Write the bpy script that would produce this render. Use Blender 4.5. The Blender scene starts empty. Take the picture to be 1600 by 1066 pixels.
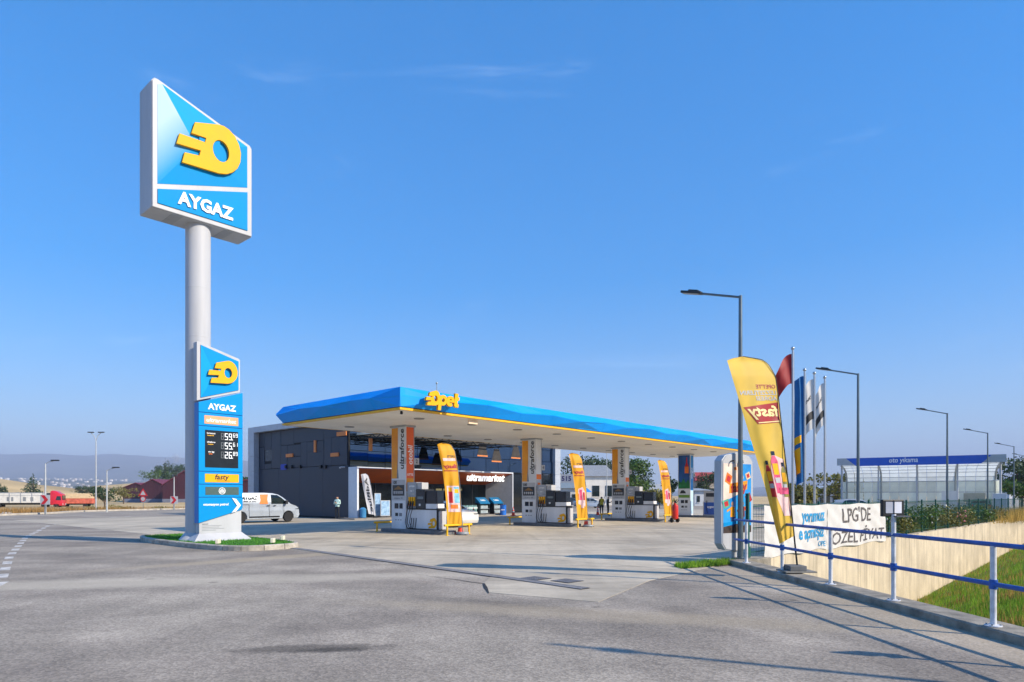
import bpy, bmesh, math, random
import numpy as np
from mathutils import Vector, Matrix

random.seed(7)
RNG = np.random.default_rng(11)
R = math.radians
SC = bpy.context.scene
COL = SC.collection

# ---------------------------------------------------------------- camera
FPX, HZ, HC = 1030.0, 774.0, 1.8
cam_d = bpy.data.cameras.new('camera')
cam_d.sensor_width = 36.0
cam_d.lens = FPX / 1600 * 36.0
cam_d.shift_y = (HZ - 533.0) / 1600.0
cam_d.clip_start = 0.1
cam_d.clip_end = 60000
cam = bpy.data.objects.new('camera', cam_d)
COL.objects.link(cam)
cam.location = (0, 0, HC)
cam.rotation_euler = (R(90), 0, 0)
SC.camera = cam

# ---------------------------------------------------------------- sky, sun, exposure
SUN_EL = R(33.0)
SUN_AZ = math.atan2(0.91, -0.41)          # clockwise from +Y
world = bpy.data.worlds.new('World')
SC.world = world
world.use_nodes = True
wn = world.node_tree
for n in list(wn.nodes):
    wn.nodes.remove(n)
wo = wn.nodes.new('ShaderNodeOutputWorld')
wb = wn.nodes.new('ShaderNodeBackground')
sky = wn.nodes.new('ShaderNodeTexSky')
sky.sky_type = 'NISHITA'
sky.sun_disc = False
sky.sun_elevation = SUN_EL
sky.sun_rotation = SUN_AZ
sky.altitude = 900
sky.air_density = 1.0
sky.dust_density = 0.9
sky.ozone_density = 2.6
wb.inputs['Strength'].default_value = 0.15
gm = wn.nodes.new('ShaderNodeGamma'); gm.inputs[1].default_value = 0.6
hs = wn.nodes.new('ShaderNodeHueSaturation'); hs.inputs['Saturation'].default_value = 2.1; hs.inputs['Hue'].default_value = 0.509
wn.links.new(sky.outputs[0], gm.inputs[0]); wn.links.new(gm.outputs[0], hs.inputs['Color']); 
# thin, high wisps of cloud over the whole sky
wtc = wn.nodes.new('ShaderNodeTexCoord'); wmp = wn.nodes.new('ShaderNodeMapping'); wmp.inputs['Scale'].default_value = (1.0, 1.6, 4.2)
wno = wn.nodes.new('ShaderNodeTexNoise'); wno.inputs['Scale'].default_value = 2.6; wno.inputs['Detail'].default_value = 9; wno.inputs['Roughness'].default_value = .62; wno.inputs['Distortion'].default_value = .5
wcr = wn.nodes.new('ShaderNodeMapRange'); wcr.interpolation_type = 'SMOOTHSTEP'
wcr.inputs['From Min'].default_value = .6; wcr.inputs['From Max'].default_value = .86; wcr.inputs['To Max'].default_value = .2
wmx = wn.nodes.new('ShaderNodeMix'); wmx.data_type = 'RGBA'; wmx.inputs['B'].default_value = (3.6, 4.2, 5.0, 1)
wn.links.new(wtc.outputs['Generated'], wmp.inputs[0]); wn.links.new(wmp.outputs[0], wno.inputs['Vector']); wn.links.new(wno.outputs['Fac'], wcr.inputs[0])
wn.links.new(wcr.outputs[0], wmx.inputs['Factor']); wn.links.new(hs.outputs[0], wmx.inputs['A']); wn.links.new(wmx.outputs['Result'], wb.inputs['Color'])
wn.links.new(wb.outputs[0], wo.inputs['Surface'])

sun_d = bpy.data.lights.new('sun', 'SUN')
sun_d.energy = 2.45
sun_d.angle = R(0.53)
sun_d.color = (1.0, 0.875, 0.71)
sun = bpy.data.objects.new('sun', sun_d)
COL.objects.link(sun)
sdir = Vector((math.sin(SUN_AZ) * math.cos(SUN_EL), math.cos(SUN_AZ) * math.cos(SUN_EL), math.sin(SUN_EL)))
sun.rotation_euler = (-sdir).to_track_quat('-Z', 'Y').to_euler()
sun.location = sdir * 60

SC.view_settings.view_transform = 'Standard'
SC.view_settings.look = 'None'
SC.view_settings.exposure = 1.56
SC.view_settings.gamma = 1.0
SC.render.engine = 'CYCLES'
SC.cycles.max_bounces = 8
SC.cycles.volume_bounces = 0
SC.cycles.transparent_max_bounces = 16

# ---------------------------------------------------------------- station frame: X along the canopy row (u), Y towards the shop (v)
TA = math.atan2(920.0, FPX)
UX, UY = math.sin(TA), math.cos(TA)
TH = math.atan2(UY, UX)
OX, OY = -4.43, 26.1
def S(u, v, z=0.0):
    return Vector((OX + u * UX - v * UY, OY + u * UY + v * UX, z))
def G(px, py, z=0.0):
    d = (HC - z) * FPX / (py - HZ)
    return Vector(((px - 800) / FPX * d, d, z))
def WP(px, py, d):
    return Vector(((px - 800) / FPX * d, d, HC + (HZ - py) * d / FPX))

# ---------------------------------------------------------------- materials
def lin(c):
    if isinstance(c, str):
        c = tuple(int(c[i:i + 2], 16) / 255 for i in (0, 2, 4))
    return tuple((x / 12.92 if x <= 0.04045 else ((x + 0.055) / 1.055) ** 2.4) for x in c)
MATS = {}
def M(name, col='808080', rough=0.5, metal=0.0, var=0.08, scale=3.0, bump=0.0, bscale=80.0, coat=0.0,
      spec=0.5, rand=0.0, streak=0.0, col2=None, isl=0.0, sub=0.0, emit=0.0):
    if name in MATS:
        return MATS[name]
    m = bpy.data.materials.new(name)
    m.use_nodes = True
    nt = m.node_tree
    N, L = nt.nodes, nt.links
    b = N['Principled BSDF']
    b.inputs['Roughness'].default_value = rough
    b.inputs['Metallic'].default_value = metal
    b.inputs['Specular IOR Level'].default_value = spec
    b.inputs['Coat Weight'].default_value = coat
    b.inputs['Coat Roughness'].default_value = 0.08
    c = lin(col)
    tc = N.new('ShaderNodeTexCoord')
    no = N.new('ShaderNodeTexNoise')
    no.inputs['Scale'].default_value = scale
    no.inputs['Detail'].default_value = 6
    no.inputs['Roughness'].default_value = 0.6
    src = tc.outputs['Object']
    if streak:
        mp = N.new('ShaderNodeMapping')
        mp.inputs['Scale'].default_value = (1, 1, streak)
        L.new(src, mp.inputs['Vector'])
        src = mp.outputs[0]
    L.new(src, no.inputs['Vector'])
    cr = N.new('ShaderNodeValToRGB')
    cr.color_ramp.elements[0].position = 0.3
    cr.color_ramp.elements[1].position = 0.7
    lo = lin(col2) if col2 else tuple(x * (1 - 2.2 * var) for x in c)
    hi = tuple(min(1, x * (1 + var)) for x in c)
    cr.color_ramp.elements[0].color = (*lo, 1)
    cr.color_ramp.elements[1].color = (*hi, 1)
    L.new(no.outputs['Fac'], cr.inputs[0])
    out = cr.outputs[0]
    if rand or isl:
        if isl:
            oi = N.new('ShaderNodeNewGeometry'); ro = oi.outputs['Random Per Island']; k = isl
        else:
            oi = N.new('ShaderNodeObjectInfo'); ro = oi.outputs['Random']; k = rand
        mr = N.new('ShaderNodeMapRange')
        mr.inputs['To Min'].default_value = 1 - k
        mr.inputs['To Max'].default_value = 1 + k
        L.new(ro, mr.inputs[0])
        mx = N.new('ShaderNodeVectorMath'); mx.operation = 'SCALE'
        L.new(out, mx.inputs[0]); L.new(mr.outputs[0], mx.inputs['Scale'])
        out = mx.outputs[0]
    L.new(out, b.inputs['Base Color'])
    # slight gloss variation
    mr2 = N.new('ShaderNodeMapRange')
    mr2.inputs['To Min'].default_value = max(0.02, rough * 0.85)
    mr2.inputs['To Max'].default_value = min(1, rough * 1.15)
    L.new(no.outputs['Fac'], mr2.inputs[0])
    L.new(mr2.outputs[0], b.inputs['Roughness'])
    if bump:
        n2 = N.new('ShaderNodeTexNoise')
        n2.inputs['Scale'].default_value = bscale
        n2.inputs['Detail'].default_value = 4
        L.new(src, n2.inputs['Vector'])
        bp = N.new('ShaderNodeBump')
        bp.inputs['Strength'].default_value = bump
        bp.inputs['Distance'].default_value = 0.02
        L.new(n2.outputs['Fac'], bp.inputs['Height'])
        L.new(bp.outputs[0], b.inputs['Normal'])
    if emit:
        L.new(out, b.inputs['Emission Color'])
        b.inputs['Emission Strength'].default_value = emit
    if sub:
        b.inputs['Transmission Weight'].default_value = 0
        tr = N.new('ShaderNodeBsdfTranslucent')
        L.new(out, tr.inputs['Color'])
        mxs = N.new('ShaderNodeMixShader'); mxs.inputs[0].default_value = sub
        L.new(b.outputs[0], mxs.inputs[1]); L.new(tr.outputs[0], mxs.inputs[2])
        L.new(mxs.outputs[0], N['Material Output'].inputs['Surface'])
    MATS[name] = m
    return m

def glass_mix(name, col, rough, trans, metal=0.0):
    """tinted glazing: part reflecting, part see-through"""
    if name in MATS:
        return MATS[name]
    m = M(name, col, rough, metal, var=0.04, scale=0.7)
    nt = m.node_tree; N, L = nt.nodes, nt.links
    t = N.new('ShaderNodeBsdfTransparent'); t.inputs[0].default_value = (*lin('c8d4d6'), 1)
    mx = N.new('ShaderNodeMixShader'); mx.inputs[0].default_value = trans
    L.new(N['Principled BSDF'].outputs[0], mx.inputs[1]); L.new(t.outputs[0], mx.inputs[2])
    L.new(mx.outputs[0], N['Material Output'].inputs['Surface'])
    return m

# ---------------------------------------------------------------- mesh helpers
class MB:
    def __init__(s):
        s.v = []; s.f = []
    def add(s, vs, fs):
        o = len(s.v)
        s.v += [tuple(p) for p in vs]
        s.f += [tuple(i + o for i in f) for f in fs]
        return s
    def box(s, x0, x1, y0, y1, z0, z1):
        return s.add([(x, y, z) for z in (z0, z1) for y in (y0, y1) for x in (x0, x1)],
                     [(0, 2, 3, 1), (4, 5, 7, 6), (0, 1, 5, 4), (2, 6, 7, 3), (0, 4, 6, 2), (1, 3, 7, 5)])
    def bar(s, p0, p1, w, h=None, up=(0, 0, 1)):
        h = h or w
        p0, p1 = Vector(p0), Vector(p1)
        t = (p1 - p0).normalized(); up = Vector(up)
        if abs(t.dot(up)) > 0.97: up = Vector((1, 0, 0))
        a = t.cross(up).normalized() * w / 2; b = a.cross(t).normalized() * h / 2
        vs = [p + a * i + b * j for p in (p0, p1) for i, j in ((-1, -1), (1, -1), (1, 1), (-1, 1))]
        return s.add(vs, [(0, 1, 2, 3), (7, 6, 5, 4), (0, 4, 5, 1), (1, 5, 6, 2), (2, 6, 7, 3), (3, 7, 4, 0)])
    def tube(s, path, r, n=10, cap=True):
        path = [Vector(p) for p in path]
        rs = r if isinstance(r, (list, tuple)) else [r] * len(path)
        ring = []; prev = None
        for i, p in enumerate(path):
            t = (path[min(i + 1, len(path) - 1)] - path[max(i - 1, 0)]).normalized()
            if prev is None:
                a = t.orthogonal().normalized()
            else:
                a = (prev - t * prev.dot(t)).normalized()
            prev = a; b = t.cross(a)
            ring.append([p + (a * math.cos(2 * math.pi * k / n) + b * math.sin(2 * math.pi * k / n)) * rs[i] for k in range(n)])
        vs = [q for rg in ring for q in rg]
        fs = []
        for i in range(len(path) - 1):
            for k in range(n):
                k2 = (k + 1) % n
                fs.append((i * n + k, i * n + k2, (i + 1) * n + k2, (i + 1) * n + k))
        if cap:
            fs.append(tuple(range(n - 1, -1, -1)))
            fs.append(tuple((len(path) - 1) * n + k for k in range(n)))
        return s.add(vs, fs)
    def lathe(s, prof, c=(0, 0, 0), axis='Z', n=20, cap=True):
        vs = []
        for r, h in prof:
            for k in range(n):
                a = 2 * math.pi * k / n
                x, y = r * math.cos(a), r * math.sin(a)
                p = (x, y, h) if axis == 'Z' else ((x, h, y) if axis == 'Y' else (h, x, y))
                vs.append((p[0] + c[0], p[1] + c[1], p[2] + c[2]))
        fs = []
        for i in range(len(prof) - 1):
            for k in range(n):
                k2 = (k + 1) % n
                fs.append((i * n + k, i * n + k2, (i + 1) * n + k2, (i + 1) * n + k))
        if cap:
            fs.append(tuple(range(n - 1, -1, -1))); fs.append(tuple((len(prof) - 1) * n + k for k in range(n)))
        return s.add(vs, fs)
    def prism(s, pts, fr, t0, t1):
        """pts in frame fr=(origin, ex, ey, ez), thick from t0 to t1 along ez"""
        o, ex, ey, ez = [Vector(q) for q in fr]
        n = len(pts)
        vs = [o + ex * p[0] + ey * p[1] + ez * t for t in (t0, t1) for p in pts]
        fs = [tuple(range(n - 1, -1, -1)), tuple(range(n, 2 * n))]
        fs += [(i, (i + 1) % n, n + (i + 1) % n, n + i) for i in range(n)]
        return s.add(vs, fs)
    def sphere(s, c, r, n=12, m=8):
        rx, ry, rz = r if isinstance(r, (list, tuple)) else (r, r, r)
        vs = [(c[0], c[1], c[2] - rz)]
        for i in range(1, m):
            t = math.pi * i / m
            for k in range(n):
                a = 2 * math.pi * k / n
                vs.append((c[0] + rx * math.sin(t) * math.cos(a), c[1] + ry * math.sin(t) * math.sin(a), c[2] - rz * math.cos(t)))
        vs.append((c[0], c[1], c[2] + rz))
        fs = [(0, 1 + (k + 1) % n, 1 + k) for k in range(n)]
        for i in range(m - 2):
            for k in range(n):
                k2 = (k + 1) % n
                fs.append((1 + i * n + k, 1 + i * n + k2, 1 + (i + 1) * n + k2, 1 + (i + 1) * n + k))
        e = len(vs) - 1
        fs += [(e, 1 + (m - 2) * n + k, 1 + (m - 2) * n + (k + 1) % n) for k in range(n)]
        return s.add(vs, fs)
    def grid(s, fn, nu, nv):
        vs = [fn(i / nu, j / nv) for j in range(nv + 1) for i in range(nu + 1)]
        fs = [(j * (nu + 1) + i, j * (nu + 1) + i + 1, (j + 1) * (nu + 1) + i + 1, (j + 1) * (nu + 1) + i) for j in range(nv) for i in range(nu)]
        return s.add(vs, fs)
    def mesh(s, name, mat, bevel=0.0, seg=2, smooth=False, fix=False):
        me = bpy.data.meshes.new(name)
        me.from_pydata(s.v, [], s.f)
        if bevel or fix:
            bm = bmesh.new(); bm.from_mesh(me)
            bmesh.ops.recalc_face_normals(bm, faces=bm.faces)
            if bevel:
                es = [e for e in bm.edges if len(e.link_faces) == 2 and e.calc_face_angle(0) > 0.5]
                bmesh.ops.bevel(bm, geom=es, offset=bevel, segments=seg, affect='EDGES', profile=0.5, clamp_overlap=True)
            bm.to_mesh(me); bm.free()
        if smooth:
            for p in me.polygons: p.use_smooth = True
            try: me.set_sharp_from_angle(angle=R(smooth if smooth is not True else 40))
            except Exception: pass
        me.materials.append(mat)
        return me
    def build(s, name, mat, parent=None, **k):
        return link(name, s.mesh(name, mat, **k), parent)

def link(name, me, parent=None, loc=None, rotz=0, scale=None):
    o = bpy.data.objects.new(name, me)
    COL.objects.link(o)
    if parent is not None: o.parent = parent
    if loc is not None: o.location = loc
    if rotz: o.rotation_euler = (0, 0, rotz)
    if scale is not None: o.scale = scale
    return o
def tag(o, label, cat, group=None):
    o['label'] = label; o['category'] = cat
    if group: o['group'] = group
    return o
def T(name, label, cat, loc=(0, 0, 0), rotz=0.0, group=None):
    o = link(name, None, None, loc, rotz)
    o.empty_display_size = 0.3
    return tag(o, label, cat, group)
def struct(o, kind='structure'):
    o['kind'] = kind
    return o
def copy_tree(o, parent=None):
    c = o.copy(); COL.objects.link(c)
    c.parent = parent
    for ch in o.children: copy_tree(ch, c)
    return c
def np_mesh(name, V, Fc, mat, parent=None, smooth=False):
    me = bpy.data.meshes.new(name)
    V = np.asarray(V, dtype=np.float32).reshape(-1, 3)
    Fc = np.asarray(Fc, dtype=np.int32)
    k = Fc.shape[1]
    me.vertices.add(len(V)); me.vertices.foreach_set('co', V.ravel())
    me.loops.add(Fc.size); me.loops.foreach_set('vertex_index', Fc.ravel())
    me.polygons.add(len(Fc)); me.polygons.foreach_set('loop_start', np.arange(0, Fc.size, k, dtype=np.int32))
    me.polygons.foreach_set('loop_total', np.full(len(Fc), k, dtype=np.int32))
    if smooth: me.polygons.foreach_set('use_smooth', np.ones(len(Fc), dtype=bool))
    me.update(calc_edges=True); me.validate()
    me.materials.append(mat)
    return link(name, me, parent)

# flat lettering and cut-out shapes, as real (thin) geometry
def curve_mesh(cu):
    ob = bpy.data.objects.new('tmp', cu)
    me = bpy.data.meshes.new_from_object(ob)
    vs = [v.co.copy() for v in me.vertices]; fs = [tuple(p.vertices) for p in me.polygons]
    bpy.data.objects.remove(ob); bpy.data.curves.remove(cu); bpy.data.meshes.remove(me)
    return vs, fs
def text_geo(body, size=1.0, ext=0.0, shear=0.0, bold=0.0, space=1.0, width=None, ax='CENTER', res=2, line=1.0):
    cu = bpy.data.curves.new('t', 'FONT')
    cu.body = body; cu.size = size; cu.extrude = ext; cu.shear = shear; cu.offset = bold
    cu.space_character = space; cu.align_x = ax; cu.align_y = 'CENTER'; cu.resolution_u = res; cu.space_line = line
    vs, fs = curve_mesh(cu)
    if width and vs:
        x0, x1 = min(v.x for v in vs), max(v.x for v in vs)
        k = width / (x1 - x0); c = (x0 + x1) / 2
        for v in vs: v.x = (v.x - c) * k
    if vs:
        y0, y1 = min(v.y for v in vs), max(v.y for v in vs)
        for v in vs: v.y -= (y0 + y1) / 2
    return vs, fs
def shape_geo(loops, ext=0.02, bev=0.0):
    cu = bpy.data.curves.new('s', 'CURVE')
    cu.dimensions = '2D'; cu.fill_mode = 'BOTH'; cu.extrude = ext; cu.bevel_depth = bev; cu.bevel_resolution = 1
    for lp in loops:
        sp = cu.splines.new('POLY'); sp.points.add(len(lp) - 1)
        for p, q in zip(sp.points, lp): p.co = (q[0], q[1], 0, 1)
        sp.use_cyclic_u = True
    return curve_mesh(cu)
def put(geo, fr, name, mat, parent, scale=1.0, sx=1.0):
    o, ex, ey, ez = [Vector(q) for q in fr]
    vs = [o + ex * (v.x * scale * sx) + ey * (v.y * scale) + ez * (v.z * scale) for v in geo[0]]
    m = MB(); m.add(vs, geo[1])
    return m.build(name, mat, parent)
XV = lambda x, y, z: ((x, y, z), (1, 0, 0), (0, 0, 1), (0, -1, 0))      # a face looking to -Y (towards the road)
XU = lambda x, y, z: ((x, y, z), (0, -1, 0), (0, 0, 1), (-1, 0, 0))     # a face looking to -X

def ell(cx, cy, rx, ry, n=28, a0=0, a1=2 * math.pi):
    return [(cx + rx * math.cos(a0 + (a1 - a0) * i / n), cy + ry * math.sin(a0 + (a1 - a0) * i / n)) for i in range(n)]
EMB_OUT = [(-.395, 15.25), (.45, 15.52), (.68, 15.56), (.9, 15.5), (1.12, 15.34), (1.28, 15.08), (1.36, 14.78), (1.34, 14.42), (1.22, 14.12),
           (1.03, 13.9), (.8, 13.75), (.5, 13.67), (-.86, 13.585), (-.77, 13.97), (-.236, 14.05), (-.18, 14.28), (-1.056, 14.209),
           (-.953, 14.6), (-.02, 14.64), (.021, 14.835), (-.521, 14.81)]
EMB = [[((x - .15) / 2.42, (y - 14.57) / 2.42) for x, y in EMB_OUT],
       [((x - .15) / 2.42, (y - 14.57) / 2.42) for x, y in reversed(ell(.58, 14.55, .33, .42))]]

# ================================================================ terrain
def smooth(a, b, x):
    t = np.clip((x - a) / (b - a), 0, 1)
    return t * t * (3 - 2 * t)
_PX = np.array([-9000, -2000, -800, -300, 0, 60, 130, 180, 240, 290, 400, 520, 700, 850, 1000, 1150, 1350, 1560, 1600, 1700, 2400, 9000], float)
_RY = np.array([700, 704, 706, 708, 713, 711, 713.5, 711.5, 715, 718, 722, 728, 745, 766, 769, 766, 738, 717, 715, 712, 706, 700], float)
def vnoise(x, y, s=0):
    return (np.sin(x * 1.7 + 2.1 * s + 1.3 * np.sin(y * 1.1 + s)) + np.sin(y * 1.9 - 1.7 * s + 1.1 * np.sin(x * 1.3 - s)) + 0.6 * np.sin((x + y) * 3.1 + s) + 0.5 * np.sin((x - y) * 4.3 + 2 * s)) / 3.1
def terr(x, y):
    d = np.hypot(x, y)
    front = y > 0.08 * d
    px = np.where(front, 800 + FPX * x / np.maximum(y, 1e-3), np.where(x < 0, -9000, 9000))
    dy = np.where(front, y, d * 0.6)
    z = -0.45 - 0.5 * smooth(85, 140, d) * (x < 30)
    side = (x - 6.3) * .706 - (y - 17.6) * .708
    z = z - 4 * smooth(-.5, .8, side) * (1 - smooth(75, 130, d)) * (x > 5)
    z = z + 0.25 * vnoise(x / 14, y / 14, 1) * smooth(75, 110, d)
    z = z + 10.5 * np.exp(-((x + 212) / 36) ** 2 - ((y - 250) / 55) ** 2)
    crest = np.interp(px, [60, 100, 150, 250, 300, 400, 600, 760, 900, 1700], [-1, 5.5, 9.5, 12.2, 12.6, 13.6, 13, 5, 1.5, 1.5])
    z = z + crest * np.exp(-((y - 450) / 120) ** 2) * front
    z = z - 8 * smooth(600, 1100, d) + 95 * smooth(1600, 4300, d) * np.interp(px, [0, 500, 860, 1150, 1500], [1, .9, .05, .05, 1])
    ridge = 1.8 + (HZ - np.interp(px, _PX, _RY)) / FPX * 8500
    ridge = ridge + 10 * vnoise(px / 46, px / 70, 2) + 5 * vnoise(px / 13, px / 17, 5)
    w = smooth(3900, 8500, dy)
    z = z * (1 - w) + ridge * w
    z = z + 28 * vnoise(x / 420, y / 420, 3) * smooth(3900, 5200, dy) * (1 - smooth(7600, 8500, dy)) * np.clip(ridge / 300, 0, 1)
    z = z - 0.06 * np.maximum(dy - 8500, 0)
    return z
ang = np.concatenate([np.arange(-50, 50, 0.3), np.arange(50, 310, 2.0)])
rad = np.array([57, 62, 68, 76, 85, 95, 108, 122, 138, 156, 178, 202, 230, 262, 300, 340, 380, 420, 455, 490, 540, 620, 740, 900, 1200, 1700, 2200, 2800, 3400, 4200, 4800, 5400, 6100, 6900, 7700, 8200, 8600, 9400, 11500])
aa, rr = np.meshgrid(np.radians(ang), rad)
tx, ty = rr * np.sin(aa), rr * np.cos(aa)
tz = terr(tx, ty)
na, nr = len(ang), len(rad)
TV = np.stack([tx, ty, tz], -1).reshape(-1, 3)
ii, jj = np.meshgrid(np.arange(na), np.arange(nr - 1))
i2 = (ii + 1) % na
TF = np.stack([jj * na + ii, (jj + 1) * na + ii, (jj + 1) * na + i2, jj * na + i2], -1).reshape(-1, 4)
# an inner disc, low under the paving and the bank
inner = np.array([(r * math.sin(a), r * math.cos(a), -5.0) for r in (57.0,) for a in np.radians(ang)])
cidx = len(TV) + na
TV = np.concatenate([TV, inner, [[0, 0, -5.0]]])
k = np.arange(na)
TF = np.concatenate([TF, np.stack([k, (k + 1) % na, len(TV) - 1 - na + (k + 1) % na, len(TV) - 1 - na + k], -1)])

def terrain_mat():
    m = M('dry_ground', 'c2a878', 0.95, var=0.25, scale=0.02, col2='9a8458', bump=0.3, bscale=1.5)
    nt = m.node_tree; N, L = nt.nodes, nt.links
    b = N['Principled BSDF']
    base = b.inputs['Base Color'].links[0].from_socket
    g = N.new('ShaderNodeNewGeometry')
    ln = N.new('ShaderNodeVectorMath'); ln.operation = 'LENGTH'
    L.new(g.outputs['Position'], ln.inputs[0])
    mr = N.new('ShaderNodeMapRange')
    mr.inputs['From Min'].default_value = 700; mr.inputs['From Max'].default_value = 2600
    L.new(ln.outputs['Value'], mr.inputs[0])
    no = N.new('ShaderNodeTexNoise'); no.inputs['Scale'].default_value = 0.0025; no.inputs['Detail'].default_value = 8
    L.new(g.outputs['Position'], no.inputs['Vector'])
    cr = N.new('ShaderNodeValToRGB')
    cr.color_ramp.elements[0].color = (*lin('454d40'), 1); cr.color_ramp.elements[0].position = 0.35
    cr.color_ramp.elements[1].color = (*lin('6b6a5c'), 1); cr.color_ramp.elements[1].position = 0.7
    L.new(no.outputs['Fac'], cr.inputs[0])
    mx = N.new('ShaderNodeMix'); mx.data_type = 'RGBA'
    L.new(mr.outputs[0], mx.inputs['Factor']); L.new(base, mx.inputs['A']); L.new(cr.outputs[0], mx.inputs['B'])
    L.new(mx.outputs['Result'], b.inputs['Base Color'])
    return m
# close the disc
m_fc = [tuple(f) for f in TF]
terrain_me = bpy.data.meshes.new('terrain')
terrain_me.from_pydata([tuple(p) for p in TV], [], m_fc + [(len(TV) - 1, len(TV) - 1 - na + (q + 1) % na, len(TV) - 1 - na + q) for q in range(na)])
for p in terrain_me.polygons: p.use_smooth = True
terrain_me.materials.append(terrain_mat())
struct(link('terrain', terrain_me))
def TZ(x, y): return float(terr(np.array([float(x)]), np.array([float(y)]))[0])

# ================================================================ asphalt
def ground_mat(name, kind):
    m = bpy.data.materials.new(name); m.use_nodes = True
    nt = m.node_tree; N, L = nt.nodes, nt.links
    b = N['Principled BSDF']
    geo = N.new('ShaderNodeNewGeometry')
    P = geo.outputs['Position']
    def noise(scale, det=5, rough=.55, vec=None, dist=0):
        n = N.new('ShaderNodeTexNoise'); n.inputs['Scale'].default_value = scale; n.inputs['Detail'].default_value = det
        n.inputs['Roughness'].default_value = rough; n.inputs['Distortion'].default_value = dist
        L.new(vec or P, n.inputs['Vector']); return n.outputs['Fac']
    def ramp(f, p0, c0, p1, c1):
        r = N.new('ShaderNodeValToRGB'); e = r.color_ramp.elements
        e[0].position = p0; e[1].position = p1
        e[0].color = (*c0, 1) if isinstance(c0, tuple) else (c0, c0, c0, 1)
        e[1].color = (*c1, 1) if isinstance(c1, tuple) else (c1, c1, c1, 1)
        L.new(f, r.inputs[0]); return r.outputs[0]
    def mul(a, c, fac=1.0):
        x = N.new('ShaderNodeMix'); x.data_type = 'RGBA'; x.blend_type = 'MULTIPLY'
        x.inputs['Factor'].default_value = fac
        L.new(a, x.inputs['A']); L.new(c, x.inputs['B']); return x.outputs['Result']
    def mapped(scale, rot=0.0, loc=(0, 0, 0)):
        q = N.new('ShaderNodeMapping'); q.inputs['Scale'].default_value = scale; q.inputs['Rotation'].default_value = (0, 0, rot)
        q.inputs['Location'].default_value = loc
        L.new(P, q.inputs['Vector']); return q.outputs[0]
    def blob(x, y, rx, ry, rot, lo, soft=0.5):
        """a stain with a shape of its own, centred on the ground at (x, y)"""
        sub = N.new('ShaderNodeVectorMath'); sub.operation = 'SUBTRACT'; sub.inputs[1].default_value = (x, y, 0)
        L.new(P, sub.inputs[0])
        rt = N.new('ShaderNodeVectorRotate'); rt.rotation_type = 'Z_AXIS'; rt.inputs['Angle'].default_value = -rot
        L.new(sub.outputs[0], rt.inputs['Vector'])
        sc = N.new('ShaderNodeVectorMath'); sc.operation = 'MULTIPLY'; sc.inputs[1].default_value = (1 / rx, 1 / ry, 0)
        L.new(rt.outputs[0], sc.inputs[0])
        ln = N.new('ShaderNodeVectorMath'); ln.operation = 'LENGTH'; L.new(sc.outputs[0], ln.inputs[0])
        ad = N.new('ShaderNodeMath'); ad.operation = 'MULTIPLY_ADD'; ad.inputs[1].default_value = 1.1
        L.new(noise(4.0, 5, .7), ad.inputs[0]); L.new(ln.outputs['Value'], ad.inputs[2])
        mr = N.new('ShaderNodeMapRange'); mr.interpolation_type = 'SMOOTHSTEP'
        mr.inputs['From Min'].default_value = 1.0; mr.inputs['From Max'].default_value = 1.0 + soft
        mr.inputs['To Min'].default_value = lo; mr.inputs['To Max'].default_value = 1.0
        L.new(ad.outputs[0], mr.inputs[0])
        return mr.outputs[0]
    def ring(cx, cy, scale, p0, lo, p1, seed):
        """worn wheel paths: bands around a far turning centre"""
        sub = N.new('ShaderNodeVectorMath'); sub.operation = 'SUBTRACT'; sub.inputs[1].default_value = (cx, cy, 0)
        L.new(P, sub.inputs[0])
        ln = N.new('ShaderNodeVectorMath'); ln.operation = 'LENGTH'; L.new(sub.outputs[0], ln.inputs[0])
        ad = N.new('ShaderNodeMath'); ad.operation = 'MULTIPLY_ADD'; ad.inputs[1].default_value = 1.6
        L.new(noise(.16, 3, .5), ad.inputs[0]); L.new(ln.outputs['Value'], ad.inputs[2])
        n1 = N.new('ShaderNodeTexNoise'); n1.noise_dimensions = '1D'; n1.inputs['Scale'].default_value = scale; n1.inputs['Detail'].default_value = 4
        n1.inputs['W'].default_value = seed
        ms = N.new('ShaderNodeMath'); ms.operation = 'ADD'; ms.inputs[1].default_value = seed * 17.3
        L.new(ad.outputs[0], ms.inputs[0]); L.new(ms.outputs[0], n1.inputs['W'])
        return ramp(n1.outputs['Fac'], p0, lo, p1, 1.04)
    if kind == 'asphalt':
        col = ramp(noise(0.23, 6, .6), .32, lin('948a7d'), .68, lin('b3a998'))
        col = mul(col, ramp(noise(0.9, 4, .6, mapped((1, .22, 1), R(35))), .3, .8, .65, 1.05))
        col = mul(col, ramp(noise(0.5, 3, .5, mapped((.12, 1.4, 1), R(-8))), .35, .84, .6, 1.05))
        col = mul(col, ring(-30, -20, .55, .36, .9, .6, 1.0))
        col = mul(col, ring(25, -28, .45, .36, .91, .6, 2.0))
        col = mul(col, ramp(noise(.55, 6, .7), .36, .9, .62, 1.04))
        v = N.new('ShaderNodeTexVoronoi'); v.inputs['Scale'].default_value = 38; L.new(P, v.inputs['Vector'])
        sepc = N.new('ShaderNodeSeparateColor'); L.new(v.outputs['Color'], sepc.inputs[0])
        col = mul(col, ramp(sepc.outputs[0], 0.0, .72, 1.0, 1.24))
        col = mul(col, ramp(noise(9, 4, .75), .3, .9, .7, 1.08))
        # dusty tracks where the cars turn in, an oil stain
        col = mul(col, blob(-2.35, 7.75, 1.0, .26, .12, .5, .7))
        col = mul(col, blob(-2.05, 7.68, .55, .16, .05, .6, .5))
        col = mul(col, blob(-.2, 10.9, 2.6, .3, -.5, .8, .8))
        col = mul(col, blob(3.2, 9.6, 3.2, .4, -.9, .84, .8))
        br = N.new('ShaderNodeMix'); br.data_type = 'RGBA'
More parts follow.
